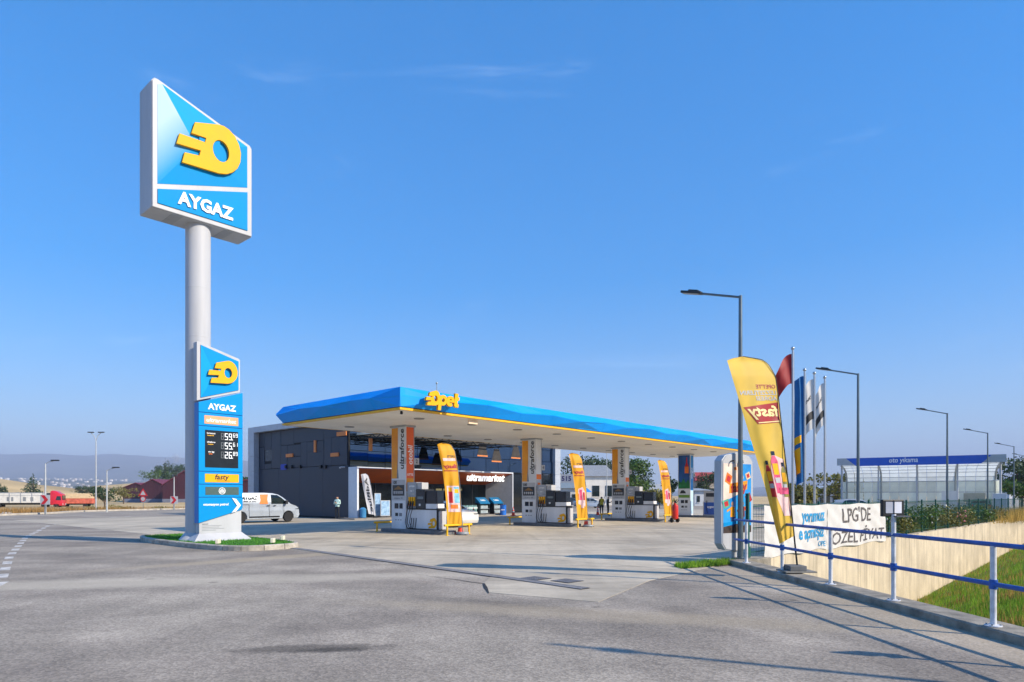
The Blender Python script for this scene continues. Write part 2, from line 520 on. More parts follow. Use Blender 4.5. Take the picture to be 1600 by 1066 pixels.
        inv = N.new('ShaderNodeMath'); inv.operation = 'SUBTRACT'; inv.inputs[0].default_value = 1.0
        bl = blob(-9.5, 13.2, 9.0, .8, .22, .0, 1.0)
        L.new(bl, inv.inputs[1]); sc_ = N.new('ShaderNodeMath'); sc_.operation = 'MULTIPLY'; sc_.inputs[1].default_value = .5
        L.new(inv.outputs[0], sc_.inputs[0]); L.new(sc_.outputs[0], br.inputs['Factor'])
        L.new(col, br.inputs['A']); br.inputs['B'].default_value = (*lin('c9bfaa'), 1)
        col = br.outputs['Result']
        # blown dust along the kerb and below the island
        for bx_, by_, rx_, ry_, ro_, fc_ in ((5.55, 9.6, .42, 6.5, .045, .34), (-6.4, 19.5, .5, 5.0, -.75, .5), (1.5, 9.9, 4.0, .5, -.3, .35)):
            iv = N.new('ShaderNodeMath'); iv.operation = 'SUBTRACT'; iv.inputs[0].default_value = 1.0; L.new(blob(bx_, by_, rx_, ry_, ro_, .0, 1.0), iv.inputs[1])
            sk = N.new('ShaderNodeMath'); sk.operation = 'MULTIPLY'; sk.inputs[1].default_value = fc_; L.new(iv.outputs[0], sk.inputs[0])
            b2 = N.new('ShaderNodeMix'); b2.data_type = 'RGBA'; L.new(sk.outputs[0], b2.inputs['Factor']); L.new(col, b2.inputs['A']); b2.inputs['B'].default_value = (*lin('b9a98c'), 1)
            col = b2.outputs['Result']
        # small oil drips
        vd = N.new('ShaderNodeTexVoronoi'); vd.inputs['Scale'].default_value = .55; L.new(P, vd.inputs['Vector'])
        md_ = N.new('ShaderNodeMapRange'); md_.inputs['From Min'].default_value = .03; md_.inputs['From Max'].default_value = .075; md_.inputs['To Min'].default_value = .62; L.new(vd.outputs['Distance'], md_.inputs[0])
        col = mul(col, md_.outputs[0])
        b.inputs['Roughness'].default_value = 0.86
        bh = v.outputs['Distance']; bs, bd = 0.45, 0.006
    else:
        col = ramp(noise(0.3, 6, .6), .3, lin('b0a591'), .7, lin('d0c5ae'))
        oi = N.new('ShaderNodeObjectInfo')
        col = mul(col, ramp(oi.outputs['Random'], 0, .9, 1, 1.06))
        col = mul(col, ramp(noise(1.2, 5, .65, mapped((.16, 1.3, 1), TH + 1.2), 1.2), .36, .8, .6, 1.02))
        col = mul(col, ramp(noise(0.8, 5, .6, mapped((1.2, .12, 1), TH + .55), .8), .3, .84, .55, 1.02))
        col = mul(col, ramp(noise(3.2, 6, .7), .28, .82, .5, 1.0))
        col = mul(col, ramp(noise(45, 3, .6), .3, .93, .7, 1.05))
        b.inputs['Roughness'].default_value = 0.8
        bh = noise(55, 4, .6); bs, bd = 0.25, 0.006
    L.new(col, b.inputs['Base Color'])
    b.inputs['Specular IOR Level'].default_value = 0.3
    bp = N.new('ShaderNodeBump'); bp.inputs['Strength'].default_value = bs; bp.inputs['Distance'].default_value = bd
    L.new(bh, bp.inputs['Height']); L.new(bp.outputs[0], b.inputs['Normal'])
    return m
MATS['asphalt'] = ground_mat('asphalt', 'asphalt')
MATS['concrete_slab'] = ground_mat('concrete_slab', 'concrete')

WX, WY = 6.3, 17.6                      # start of the retaining wall
WA = math.atan2(.706, .708)
def kx(y): return 6.17 - 0.045 * (y - 8.45)     # line of the railing posts
asp = [(-70, -40), (-58, 15), (-45, 57.9), (-46.4, 71.3), (-42.1, 84.3), (-34, 93), (-15, 106), (20, 122), (90, 150), (130, 150),
       (WX + .708 * 75, WY + .706 * 75 + .1), (WX, WY + .15), (kx(17.6) - .05, 17.75), (kx(8) - .05, 8), (kx(-5) - .05, -5), (kx(-12) - .05, -12), (7.2, -40)]
am = MB(); am.add([(x, y, 0) for x, y in asp] + [(x, y, -.5) for x, y in asp],
                  [tuple(range(len(asp)))] + [(i, i + len(asp), (i + 1) % len(asp) + len(asp), (i + 1) % len(asp)) for i in range(len(asp))])
road = struct(am.build('road', MATS['asphalt'], fix=True))

# dashed edge line on the left, as the road bends away
dm = M('road_paint', 'cfcbc2', .75, var=.25, scale=5)
pl = [Vector((-9.2, 11.0, 0)), Vector((-10.43, 13.43, 0)), Vector((-14.72, 19.31, 0)), Vector((-20.73, 28.09, 0)), Vector((-27.19, 38.62, 0)), Vector((-31.74, 48.79, 0)), Vector((-33.5, 62, 0))]
def polypt(s):
    for a, b in zip(pl, pl[1:]):
        l = (b - a).length
        if s <= l: return a + (b - a) * (s / l), (b - a).normalized()
        s -= l
    return pl[-1], (pl[-1] - pl[-2]).normalized()
s = 0.4
while s < 52:
    p, t = polypt(s)
    n = Vector((-t.y, t.x, 0))
    q = p + t * (0.85 if s < 25 else 1.3)
    m = MB(); m.add([p - n * .1, p + n * .1, q + n * .1, q - n * .1], [(0, 3, 2, 1)])
    for i in range(len(m.v)): m.v[i] = (m.v[i][0], m.v[i][1], .004)
    m.build('line_marking', dm, road)
    s += 1.75 if s < 25 else 2.7

# far kerb of the road
kerbm = M('kerb_concrete', 'bdb6a8', .85, var=.15, scale=2, bump=.3)
fk = [(-58, 15), (-45, 57.9), (-46.4, 71.3), (-42.1, 84.3), (-34, 93), (-15, 106), (20, 122)]
def strip(path, w, h, z0):
    m = MB(); P = [Vector((a, b, 0)) for a, b in path]
    rows = []
    for i, p in enumerate(P):
        t = (P[min(i + 1, len(P) - 1)] - P[max(i - 1, 0)]).normalized(); n = Vector((-t.y, t.x, 0))
        rows.append([p + Vector((0, 0, z0)), p + Vector((0, 0, h)), p + n * w + Vector((0, 0, h)), p + n * w + Vector((0, 0, z0))])
    vs = [q for r in rows for q in r]; fs = []
    for i in range(len(P) - 1):
        for a in range(3): fs.append((i * 4 + a, i * 4 + a + 1, i * 4 + 5 + a, i * 4 + 4 + a))
    fs += [(0, 3, 2, 1), tuple(len(vs) - 4 + q for q in range(4))]
    return m.add(vs, fs)
def densify(path, step=3.0):
    out = []
    P = [Vector((a, b)) for a, b in path]
    n = len(P)
    for i in range(n - 1):
        p0, p1, p2, p3 = P[max(i - 1, 0)], P[i], P[i + 1], P[min(i + 2, n - 1)]
        k = max(2, int((p2 - p1).length / step))
        for j in range(k):
            t = j / k
            out.append(tuple(0.5 * ((2 * p1) + (-p0 + p2) * t + (2 * p0 - 5 * p1 + 4 * p2 - p3) * t * t + (-p0 + 3 * p1 - 3 * p2 + p3) * t ** 3)))
    out.append(tuple(P[-1])); return out
struct(strip(densify(fk), .5, .16, -.6).build('road_kerb', kerbm, fix=True))

# ================================================================ forecourt of concrete slabs
forecourt = struct(link('forecourt', None, None, (OX, OY, 0), TH))
ap = [(-5.0, 9.6), (-4.95, .2), (-5.9, -10.6), (-6.87, -11.3), (-7.72, -12.23), (-7.27, -14.38), (-4.22, -13.6), (-1.55, -13.45), (0.4, -13.4), (62, -13.9), (62, 21.6), (11.6, 21.6), (11.6, 38), (-5, 38)]
def clip(poly, x0, x1, y0, y1):
    def cut(pts, ax, lim, keep_less):
        out = []
        for i in range(len(pts)):
            a, b = pts[i], pts[(i + 1) % len(pts)]
            ia = (a[ax] <= lim) == keep_less or a[ax] == lim
            ib = (b[ax] <= lim) == keep_less or b[ax] == lim
            if ia: out.append(a)
            if ia != ib:
                t = (lim - a[ax]) / (b[ax] - a[ax])
                out.append((a[0] + (b[0] - a[0]) * t, a[1] + (b[1] - a[1]) * t))
        return out
    for ax, lim, kl in ((0, x0, False), (0, x1, True), (1, y0, False), (1, y1, True)):
        poly = cut(poly, ax, lim, kl)
        if len(poly) < 3: return []
    return poly
us = [-8.2, -2.0, 4.2, 10.4, 16.6, 22.8, 29, 36, 44, 53, 62.1]
vs_ = [-14.5, -9.2, -3.9, 1.4, 6.7, 12, 17.2, 21.7, 29.5, 38.1]
for i in range(len(us) - 1):
    for j in range(len(vs_) - 1):
        g = .012
        pg = clip(ap, us[i] + g, us[i + 1] - g, vs_[j] + g, vs_[j + 1] - g)
        if len(pg) < 3: continue
        ar = abs(sum(pg[q][0] * pg[(q + 1) % len(pg)][1] - pg[(q + 1) % len(pg)][0] * pg[q][1] for q in range(len(pg)))) / 2
        if ar < .3: continue
        h = .006 + random.uniform(-.001, .001)
        m = MB(); m.prism(pg, ((0, 0, 0), (1, 0, 0), (0, 1, 0), (0, 0, 1)), -.1, h)
        o = m.build('concrete_slab', MATS['concrete_slab'], forecourt, fix=True)

# drainage channel with its grating, two gully grids, the crack in front of it
darkm = M('grate_iron', '85868a', .6, .3, var=.15, scale=6)
pitm = M('drain_pit', '2e2f31', .9, var=.1)
d0, d1 = Vector((-4.72, .35, 0)), Vector((-6.17, -13.34, 0))
dl = (d1 - d0).length
dr = link('drain_channel', None, None, S(d0.x, d0.y, .0135), TH + math.atan2(d1.y - d0.y, d1.x - d0.x))
struct(dr)
MB().box(0, dl, -.11, .11, -.006, 0).build('channel_bed', pitm, dr)
g = MB()
for i in range(int(dl / .06)):
    g.box(i * .06, i * .06 + .035, -.1, .1, .001, .006)
g.box(0, dl, -.13, -.1, .001, .007); g.box(0, dl, .1, .13, .001, .007)
struct(g.build('grating', darkm, dr), 'stuff')
for n_, (px, py) in enumerate([(836, 904.5), (886, 908.5)]):
    p = G(px, py)
    gg = struct(link('gully_grid', None, None, (p.x, p.y, .0135), TH - .06))
    MB().box(-.25, .25, -.25, .25, -.006, 0).build('gully_bed', pitm, gg)
    q = MB()
    for i in range(9):
        q.box(-.23 + i * .054, -.23 + i * .054 + .022, -.24, .24, .001, .005)
        q.box(-.24, .24, -.23 + i * .054, -.23 + i * .054 + .022, .0055, .007)
    struct(q.build('grating', darkm, gg), 'stuff')
ck = [(650, 898), (690, 903.5), (712, 906), (735, 910), (756, 912.5), (759, 919), (764, 928)]
m = MB(); cp = [G(*p) for p in ck]; wd = [.006, .012, .02, .03, .035, .035, .01]
vs = []
for i, p in enumerate(cp):
    t = (cp[min(i + 1, len(cp) - 1)] - cp[max(i - 1, 0)]).normalized(); n = Vector((-t.y, t.x, 0)) * wd[i] * random.uniform(.6, 1.1)
    vs += [p + n + Vector((0, 0, .011)), p - n + Vector((0, 0, .011))]
m.add(vs, [(2 * i, 2 * i + 1, 2 * i + 3, 2 * i + 2) for i in range(len(cp) - 1)])
struct(m.build('pavement_crack', pitm))

# ================================================================ right-hand edge: raised kerb, bank, wall
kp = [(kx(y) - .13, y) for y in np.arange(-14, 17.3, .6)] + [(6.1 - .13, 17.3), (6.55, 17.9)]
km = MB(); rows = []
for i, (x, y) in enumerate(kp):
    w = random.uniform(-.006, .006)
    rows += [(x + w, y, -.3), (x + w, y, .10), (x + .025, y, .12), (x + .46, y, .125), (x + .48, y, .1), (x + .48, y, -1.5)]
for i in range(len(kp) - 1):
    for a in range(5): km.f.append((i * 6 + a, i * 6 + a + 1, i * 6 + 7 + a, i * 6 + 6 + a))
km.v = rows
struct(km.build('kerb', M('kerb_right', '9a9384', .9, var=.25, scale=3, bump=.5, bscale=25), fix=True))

def bank_z(x, y):
    z = -.098 + .369 * x - .3213 * y
    z = min(z, -.02) if z < .3 else -.02 + 0 * z
    return max(z, -3.4) - .02
def bank_at(s, t):
    # s: along, t: from the kerb out to the wall and beyond
    y0 = -14 + 31.2 * s
    a = Vector((kx(y0) + .33, y0))
    b = Vector((WX + .708 * 70 * s ** .9 + 8 * (1 - s), WY + .706 * 70 * s ** .9 - 35 * (1 - s) ** 1.5))
    p = a + (b - a) * t
    return p
bm_ = MB()
XS = np.concatenate([np.arange(5.6, 20, .5), np.arange(20, 62, 1.5)])
YS = np.concatenate([np.arange(-14, 30, .5), np.arange(30, 66, 1.5)])
idx = {}
for x in XS:
    for y in YS:
        # keep the side of the wall line and the kerb that faces the bank
        side = (x - WX) * .706 - (y - WY) * .708
        if side > -1.4 and x > kx(min(y, 17)) + .1:
            idx[(x, y)] = len(bm_.v)
            bm_.v.append((x, y, bank_z(x, y) + .05 * vnoise(x * 1.4, y * 1.4, 4)))
for i in range(len(XS) - 1):
    for j in range(len(YS) - 1):
        q = [(XS[i], YS[j]), (XS[i + 1], YS[j]), (XS[i + 1], YS[j + 1]), (XS[i], YS[j + 1])]
        if all(c in idx for c in q): bm_.f.append(tuple(idx[c] for c in q))
struct(bm_.build('grass_bank', M('bank_soil', '6f6a35', .95, var=.3, scale=1.2, col2='4c5a1e', bump=.6, bscale=20), smooth=True))

# grass blades on the bank (what nobody could count)
def blades(name, pts, h0, h1, w, mat, lean=.35):
    n = len(pts); P = np.asarray(pts, float)
    a = RNG.uniform(0, 2 * np.pi, n); hh = RNG.uniform(h0, h1, n)
    dx, dy = np.cos(a) * w, np.sin(a) * w
    la = RNG.uniform(0, 2 * np.pi, n); ll = RNG.uniform(0, lean, n) * hh
    v0 = P + np.stack([-dx, -dy, np.zeros(n) - .03], -1)
    v1 = P + np.stack([dx, dy, np.zeros(n) - .03], -1)
    v2 = P + np.stack([np.cos(la) * ll, np.sin(la) * ll, hh], -1)
    V = np.stack([v0, v1, v2], 1).reshape(-1, 3)
    return struct(np_mesh(name, V, np.arange(3 * n).reshape(-1, 3), mat), 'stuff')
gp, dp = [], []
while len(gp) < 30000:
    y = random.uniform(6.0, 46); t = random.random()
    k_ = random.uniform(.58, .86); x = k_ * y
    if (x - WX) * .706 - (y - WY) * .708 < .25 or x < kx(min(y, 17)) + .45: continue
    if random.random() > min(1, 9 / y): continue
    dry = .55 * vnoise(x * 1.3 + y * .4, y * 1.1 - x * .5, 9) + .5 * vnoise(x * 4.1, y * 3.7, 3) + random.gauss(0, .22) + .8 * math.exp(-(x - kx(y) - .5) / 1.0)
    (dp if dry > .35 and len(dp) < 16000 else gp).append((x, y, bank_z(x, y)))
grass_g = M('grass_green', '86ad30', .7, var=.2, scale=.8, isl=.35, sub=.35)
grass_d = M('grass_dry', 'bd9c50', .8, var=.15, scale=1, isl=.35, sub=.3)
blades('green_grass', gp, .07, .22, .012, grass_g)
blades('dry_grass', dp, .08, .3, .012, grass_d)

# retaining wall of board-marked concrete
def wall_mat():
    m = M('wall_concrete', 'd2c4a8', .9, var=.1, scale=.9, bump=.25, bscale=14, rand=.04)
    nt = m.node_tree; N, L = nt.nodes, nt.links; b = N['Principled BSDF']
    base = b.inputs['Base Color'].links[0].from_socket
    tc = N.new('ShaderNodeTexCoord')
    for sc_, st_, p0, lo, p1 in ((2.2, .05, .36, .80, .52), (6.5, .05, .38, .82, .46), (.7, .6, .3, .82, .55)):
        mp = N.new('ShaderNodeMapping'); mp.inputs['Scale'].default_value = (1, 1, st_); L.new(tc.outputs['Object'], mp.inputs[0])
        no = N.new('ShaderNodeTexNoise'); no.inputs['Scale'].default_value = sc_; no.inputs['Detail'].default_value = 5; no.inputs['Distortion'].default_value = .3
        L.new(mp.outputs[0], no.inputs['Vector'])
        mr = N.new('ShaderNodeMapRange'); mr.inputs['From Min'].default_value = p0; mr.inputs['From Max'].default_value = p1; mr.inputs['To Min'].default_value = lo
        L.new(no.outputs['Fac'], mr.inputs[0])
        mx = N.new('ShaderNodeVectorMath'); mx.operation = 'SCALE'; L.new(base, mx.inputs[0]); L.new(mr.outputs[0], mx.inputs['Scale']); base = mx.outputs[0]
    L.new(base, b.inputs['Base Color'])
    return m
wall = T('retaining_wall', 'pale board-marked concrete retaining wall behind the blue railing', 'wall', (WX, WY, 0), WA)
wm = wall_mat()
x = 0.0; i = 0
while x < 58:
    w = 2.4
    m = MB()
    nb = 1
    for b_ in range(nb):     # shuttering boards leave faint steps
        xa, xb = x + .003 + (w - .006) * b_ / nb, x + .003 + (w - .006) * (b_ + 1) / nb
        dpth = random.uniform(0, .004)
        m.box(xa, xb - .002, -dpth, .3, -4.5, .10 + random.uniform(-.004, .004))
    m.build('wall_panel', wm, wall)
    x += w; i += 1
MB().box(.0, 58, .012, .29, -4.4, .09).build('wall_core', wm, wall)

# ================================================================ materials of the station
m_white = M('white_paint', 'babdc1', .5, var=.07, scale=1.3, spec=.35, streak=.15)
m_whitem = M('white_panel', 'e0e4e8', .5, var=.07, scale=1.2, streak=.2)
m_grey = M('grey_metal', 'a3a8ae', .45, .3, var=.06)
m_cyan = M('sign_cyan', '008fd2', .6, var=.03, scale=1, spec=.12)
m_cyand = M('sign_blue_side', '0a78c8', .4, var=.03)
m_blue = M('canopy_blue', '0098f6', .5, var=.04, scale=.8, spec=.25, rand=.03)
m_yel = M('emblem_yellow', 'f0b018', .55, var=.04, scale=2, spec=.2)
m_yelb = M('strip_yellow', 'f0b400', .45, var=.06)
m_black = M('black_plastic', '1b1d20', .45, var=.1)
m_dark = M('dark_panel', '2a2e34', .3, var=.08)
m_rub = M('rubber', '17181a', .75, var=.15)
m_navy = M('screen_navy', '232c3a', .18, var=.1, scale=2)
m_orange = M('orange_print', 'ee7a22', .45, var=.05)
m_orange2 = M('orange_red_print', 'e8642c', .45, var=.06, scale=.6)
m_amber = M('amber_print', 'eda414', .42, var=.1, scale=.7, col2='e08a10')
m_ink = M('ink_black', '22252a', .6, var=.05)
m_inkg = M('ink_grey', '7f858b', .6, var=.05)
m_redp = M('red_print', 'c4232b', .5, var=.08)
m_brick = M('brown_red_print', 'a3272a', .5, var=.08)
m_steel = M('galvanised', '8f979c', .42, .75, var=.12, scale=4)
m_kerbd = M('island_kerb', '6d7278', .8, var=.18, scale=3, bump=.3)

# ================================================================ tall totem sign
PA = (-11.62, 24.4)
tot = T('totem_sign', 'tall white pole sign with blue emblem box, AYGAZ panel and fuel price board', 'sign', (PA[0], PA[1], 0), TH)
pole = MB().lathe([(.43, .13), (.43, 11.74)], n=40).build('pole', m_white, tot, smooth=True)
for z in (3.3, 7.6, 9.4): MB().lathe([(.4305, z), (.434, z + .01), (.434, z + .03), (.4305, z + .04)], n=40, cap=False).build('weld_seam', m_white, pole, smooth=True)
for k_ in range(12):
    a_ = k_ * math.pi / 6; MB().lathe([(.03, .16), (.03, .2), (.02, .21)], (.58 * math.cos(a_), .58 * math.sin(a_), 0), n=6).build('anchor_bolt', m_grey, pole)
MB().lathe([(.66, .12), (.66, .16), (.46, .42), (.432, .42)], n=40).build('base_collar', m_white, pole, smooth=30)
FR = ((0, 0, 0), (1, 0, 0), (0, 0, 1), (0, -1, 0))
bx = [(-1.8, 11.73), (1.8, 11.72), (1.8, 15.12), (1.72, 15.24), (-1.56, 16.24), (-1.7, 16.25), (-1.8, 16.12)]
box = MB(); box.prism(bx, FR, -.575, .53)
box = box.build('sign_box', m_white, tot, bevel=.03)
m = MB(); m.prism([(-1.78, 11.75), (1.78, 11.74), (1.78, 15.1), (1.7, 15.21), (-1.56, 16.2), (-1.68, 16.21), (-1.78, 16.1)], FR, .53, .575)
m.build('front_frame', m_white, box, bevel=.02)
for x in (-1.1, .75):
    MB().box(x, x + .35, -.5, .5, 11.715, 11.728).build('underside_plate', m_grey, box)
# upper blue field, folded: four facets meeting in front of the middle
q = [(-1.62, 16.02), (-1.47, 16.10), (1.6, 15.12), (1.6, 13.56), (-1.62, 12.58)]
apx = (-.35, 14.35)
sheen = bpy.data.materials.new('sign_painted_sheen'); sheen.use_nodes = True  # pale-to-blue print ramp, with the sheen painted into the left facet's colour
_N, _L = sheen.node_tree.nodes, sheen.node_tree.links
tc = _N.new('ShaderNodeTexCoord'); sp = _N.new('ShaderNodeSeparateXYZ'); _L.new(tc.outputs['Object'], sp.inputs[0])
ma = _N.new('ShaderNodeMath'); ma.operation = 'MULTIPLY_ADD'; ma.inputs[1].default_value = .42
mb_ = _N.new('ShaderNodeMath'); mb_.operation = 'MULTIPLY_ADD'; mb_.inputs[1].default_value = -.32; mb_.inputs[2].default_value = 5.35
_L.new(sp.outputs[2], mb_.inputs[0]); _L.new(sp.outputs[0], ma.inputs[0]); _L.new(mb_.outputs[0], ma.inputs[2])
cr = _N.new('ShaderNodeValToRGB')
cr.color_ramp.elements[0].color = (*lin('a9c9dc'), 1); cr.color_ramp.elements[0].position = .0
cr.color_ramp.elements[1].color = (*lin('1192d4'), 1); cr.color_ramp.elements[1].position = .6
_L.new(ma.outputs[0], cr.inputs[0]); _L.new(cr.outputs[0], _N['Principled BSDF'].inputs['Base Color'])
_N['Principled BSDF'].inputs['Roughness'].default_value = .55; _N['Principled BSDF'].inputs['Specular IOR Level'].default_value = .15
yb, yp = -.585, -.66
def facet(parent, pts, a, mat, yb, yp):
    m = MB(); m.add([(x, yb, z) for x, z in pts] + [(a[0], yp, a[1])], [(i, i + 1, len(pts)) for i in range(len(pts) - 1)])
    return m.build('facet', mat, parent)
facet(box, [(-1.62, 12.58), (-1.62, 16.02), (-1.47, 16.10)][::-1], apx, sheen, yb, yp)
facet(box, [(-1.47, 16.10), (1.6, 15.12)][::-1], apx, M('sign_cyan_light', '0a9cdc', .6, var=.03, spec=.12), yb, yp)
facet(box, [(1.6, 15.12), (1.6, 13.56), (-1.62, 12.58)][::-1], apx, m_cyan, yb, yp)
m = MB(); m.prism(q, FR, .57, .585); m.build('backing_panel', m_cyan, box)
lw = MB(); lw.prism([(-1.62, 11.91), (1.6, 11.91), (1.6, 13.38), (-1.62, 12.40)], FR, .57, .61)
lw = lw.build('lower_panel', m_cyan, box, bevel=.01)
emb_geo = shape_geo(EMB, .018, .005)
put(emb_geo, ((.11, -.70, 14.5), (1, 0, 0), (0, 0, 1), (0, -1, 0)), 'emblem', m_yel, box, 2.3)
MB().box(-.25, .5, -.70, -.60, 14.15, 14.9).build('emblem_mount', m_cyan, box)
m_letter = M('letter_white', 'f2f4f5', .35, var=.02)
put(text_geo('AYGAZ', .62, .02, bold=.022, width=2.0), ((.03, -.635, 12.33), (1, 0, 0), (0, 0, 1), (0, -1, 0)), 'lettering', m_letter, lw)
# the lower price tower in front of the pole
YF = -.8
FY = ((0, YF, 0), (1, 0, 0), (0, 0, 1), (0, -1, 0))
base = MB(); base.prism([(-.3, .13), (1.25, .13), (1.25, 1.3), (-.3, .9)], FY, -.28, .01)
base = base.build('tower_base', m_white, tot)
fl = MB(); fl.add([(-.6, YF - .3, .13), (1.56, YF - .3, .13), (1.56, YF + .5, .13), (-.6, YF + .5, .13), (-.31, YF - .015, .42), (1.26, YF - .015, .42), (1.26, YF + .29, .42), (-.31, YF + .29, .42)],
              [(0, 1, 5, 4), (1, 2, 6, 5), (2, 3, 7, 6), (3, 0, 4, 7), (0, 3, 2, 1)])
fl.build('base_skirt', m_white, base)
tb = MB(); tb.prism([(-.345, .79), (1.255, 1.25), (1.29, 1.35), (1.29, 5.655), (-.345, 5.14)], FY, -.3, .03)
tower = tb.build('tower_body', m_cyand, tot, bevel=.01)
zs = [(.80, 1.715), (1.735, 2.18), (2.205, 2.645), (2.67, 4.285), (4.31, 4.77)]
for a, b_ in zs:
    pts = [(-.34, a), (1.285, a), (1.285, b_), (-.34, b_)] if a > 1 else [(-.34, .80), (1.25, 1.26), (1.285, 1.36), (1.285, b_), (-.34, b_)]
    m = MB(); m.prism(pts, FY, .03, .06); m.build('face_panel', m_cyan, tower, bevel=.008)
m = MB(); m.prism([(-.34, 4.795), (1.285, 4.795), (1.285, 5.645), (-.34, 5.135)], FY, .03, .06); m.build('face_panel', m_cyan, tower, bevel=.008)
fx = lambda x, z, e=.0: ((x, YF - .062 - e, z), (1, 0, 0), (0, 0, 1), (0, -1, 0))
put(text_geo('AYGAZ', .3, .008, bold=.011, width=1.04), fx(.5, 5.02, .01), 'lettering', m_letter, tower)
def plate(parent, x0, x1, z0, z1, mat, e0=.0, e1=.006, name='plate'):
    m = MB(); m.prism([(x0, z0), (x1, z0), (x1, z1), (x0, z1)], fx(0, 0), e0, e1); return m.build(name, mat, parent)
p_ = plate(tower, -.139, 1.106, 4.385, 4.685, M('salmon_print', 'f2a878', .5, var=.05), name='name_plate')
put(text_geo('ultramarket', .2, .002, shear=.2, bold=.003, width=1.1), fx(.48, 4.53, .009), 'lettering', m_letter, p_)
scr = plate(tower, -.118, 1.106, 2.807, 4.16, M('price_screen', '20262b', .12, var=.15, scale=1.5), name='price_board')
m_seg = M('digit_white', 'e6ebee', .5, var=.02, emit=.25)
m_sego = M('digit_off', '5a6167', .5, var=.02)
SEG = {'5': 'afgcd', '9': 'abcdfg', '6': 'acdefg', '2': 'abged', '8': 'abcdefg', '1': 'bc'}
def digit(m, ch, x, z, w, h):
    t = .022 * h / .24
    S_ = {'a': (0, w, h - t, h), 'd': (0, w, 0, t), 'g': (0, w, h / 2 - t / 2, h / 2 + t / 2), 'f': (0, t, h / 2, h), 'e': (0, t, 0, h / 2), 'b': (w - t, w, h / 2, h), 'c': (w - t, w, 0, h / 2)}
    for s_ in SEG[ch]:
        a, b_, c_, d_ = S_[s_]
        m.prism([(x + a, z + c_), (x + b_, z + c_), (x + b_, z + d_), (x + a, z + d_)], fx(0, 0), .008, .011 + .0004 * ord(s_) / 100)
for r_, (z, big, small, c1) in enumerate([(3.84, '59', '69', 'Unleaded'), (3.5, '55', '61', ''), (3.16, '26', '89', '')]):
    m0 = MB(); digit(m0, '8', .46, z, .1, .24); m0.build('dim_digit', m_sego, scr)
    m1 = MB()
    for i, ch in enumerate(big): digit(m1, ch, .60 + .15 * i, z, .11, .24)
    for i, ch in enumerate(small): digit(m1, ch, .91 + .1 * i, z + .11, .07, .14)
    m1.prism([(.875, z), (.9, z), (.9, z + .03), (.875, z + .03)], fx(0, 0), .008, .013)
    m1.build('price_digit', m_seg, scr)
for z, t1, t2, c2 in [(4.0, 'kursunsuz', 'benzin 95', m_yelb), (3.68, 'ultraforce', 'motorin', m_yelb), (3.32, 'oto lpg', 'aygaz', m_orange)]:
    put(text_geo(t1, .075, .001, bold=.002), fx(.1, z + .05, .009), 'fuel_name', m_letter, scr)
    put(text_geo(t2, .06, .001, bold=.002), fx(.08, z - .03, .009), 'fuel_name', c2, scr)
p_ = plate(tower, -.118, 1.128, 2.273, 2.575, m_yel, name='name_plate')
put(text_geo('fasty', .26, .002, shear=.15, bold=.006, width=.52), fx(.5, 2.44, .009), 'lettering', m_ink, p_)
plate(p_, .3, .78, 2.318, 2.335, m_ink, .006, .01, 'underline')
p_ = plate(tower, -.103, 1.128, 1.815, 2.105, M('cafe_green_grey', '3d5a58', .5, var=.06), name='name_plate')
put(shape_geo([ell(0, 0, .125, .125), list(reversed(ell(0, 0, .105, .105)))], .002), fx(.5, 1.96, .009), 'badge_ring', m_letter, p_)
m = MB()
for i in range(5): m.prism([(.5 - .07 + .035 * i - .01, 1.89), (.5 - .07 + .035 * i + .01, 1.89), (.5 - .07 + .035 * i + .01, 2.0 + .025 * (2 - abs(i - 2))), (.5 - .07 + .035 * i - .01, 2.0 + .025 * (2 - abs(i - 2)))], fx(0, 0), .006, .01)
m.build('badge_bars', m_letter, p_)
put(text_geo('otomasyon petrol', .12, .002, bold=.004, width=.92, shear=.1), fx(.28, 1.456, .004), 'lettering', m_letter, tower)
m = MB(); m.prism([(.86, 1.70), (1.02, 1.66), (1.2, 1.425), (1.02, 1.20), (.85, 1.15), (1.06, 1.41)], fx(0, 0), .0, .03)
m.build('chevron', m_letter, tower)
for i, w in enumerate([.22, .7, .62, .8, .5]):
    plate(base, -.2, -.2 + w, .74 - i * .055, .755 - i * .055 + (.02 if i == 0 else 0), m_inkg, -.052, -.048, 'small_print')
top = MB(); top.prism([(-.38, 5.19), (1.21, 5.66), (1.21, 6.87), (1.16, 6.92), (-.34, 7.32), (-.38, 7.3)], FY, -.3, .0)
top = top.build('tower_head', m_white, tot, bevel=.012)
m = MB(); m.prism([(-.25, 5.31), (1.14, 5.74), (1.14, 6.81), (-.25, 7.2)], FY, .0, .03); m.build('backing_panel', m_cyan, top)
ap2 = (.25, 6.2)
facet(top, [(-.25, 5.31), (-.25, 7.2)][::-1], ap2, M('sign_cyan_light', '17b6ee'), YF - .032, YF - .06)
facet(top, [(-.25, 7.2), (1.14, 6.81), (1.14, 5.74), (-.25, 5.31)][::-1], ap2, m_cyan, YF - .032, YF - .06)
put(emb_geo, ((.5, YF - .13, 6.31), (1, 0, 0), (0, 0, 1), (0, -1, 0)), 'emblem', m_yel, top, 1.08)
MB().box(.35, .6, YF - .12, YF - .04, 6.2, 6.4).build('emblem_mount', m_cyan, top)

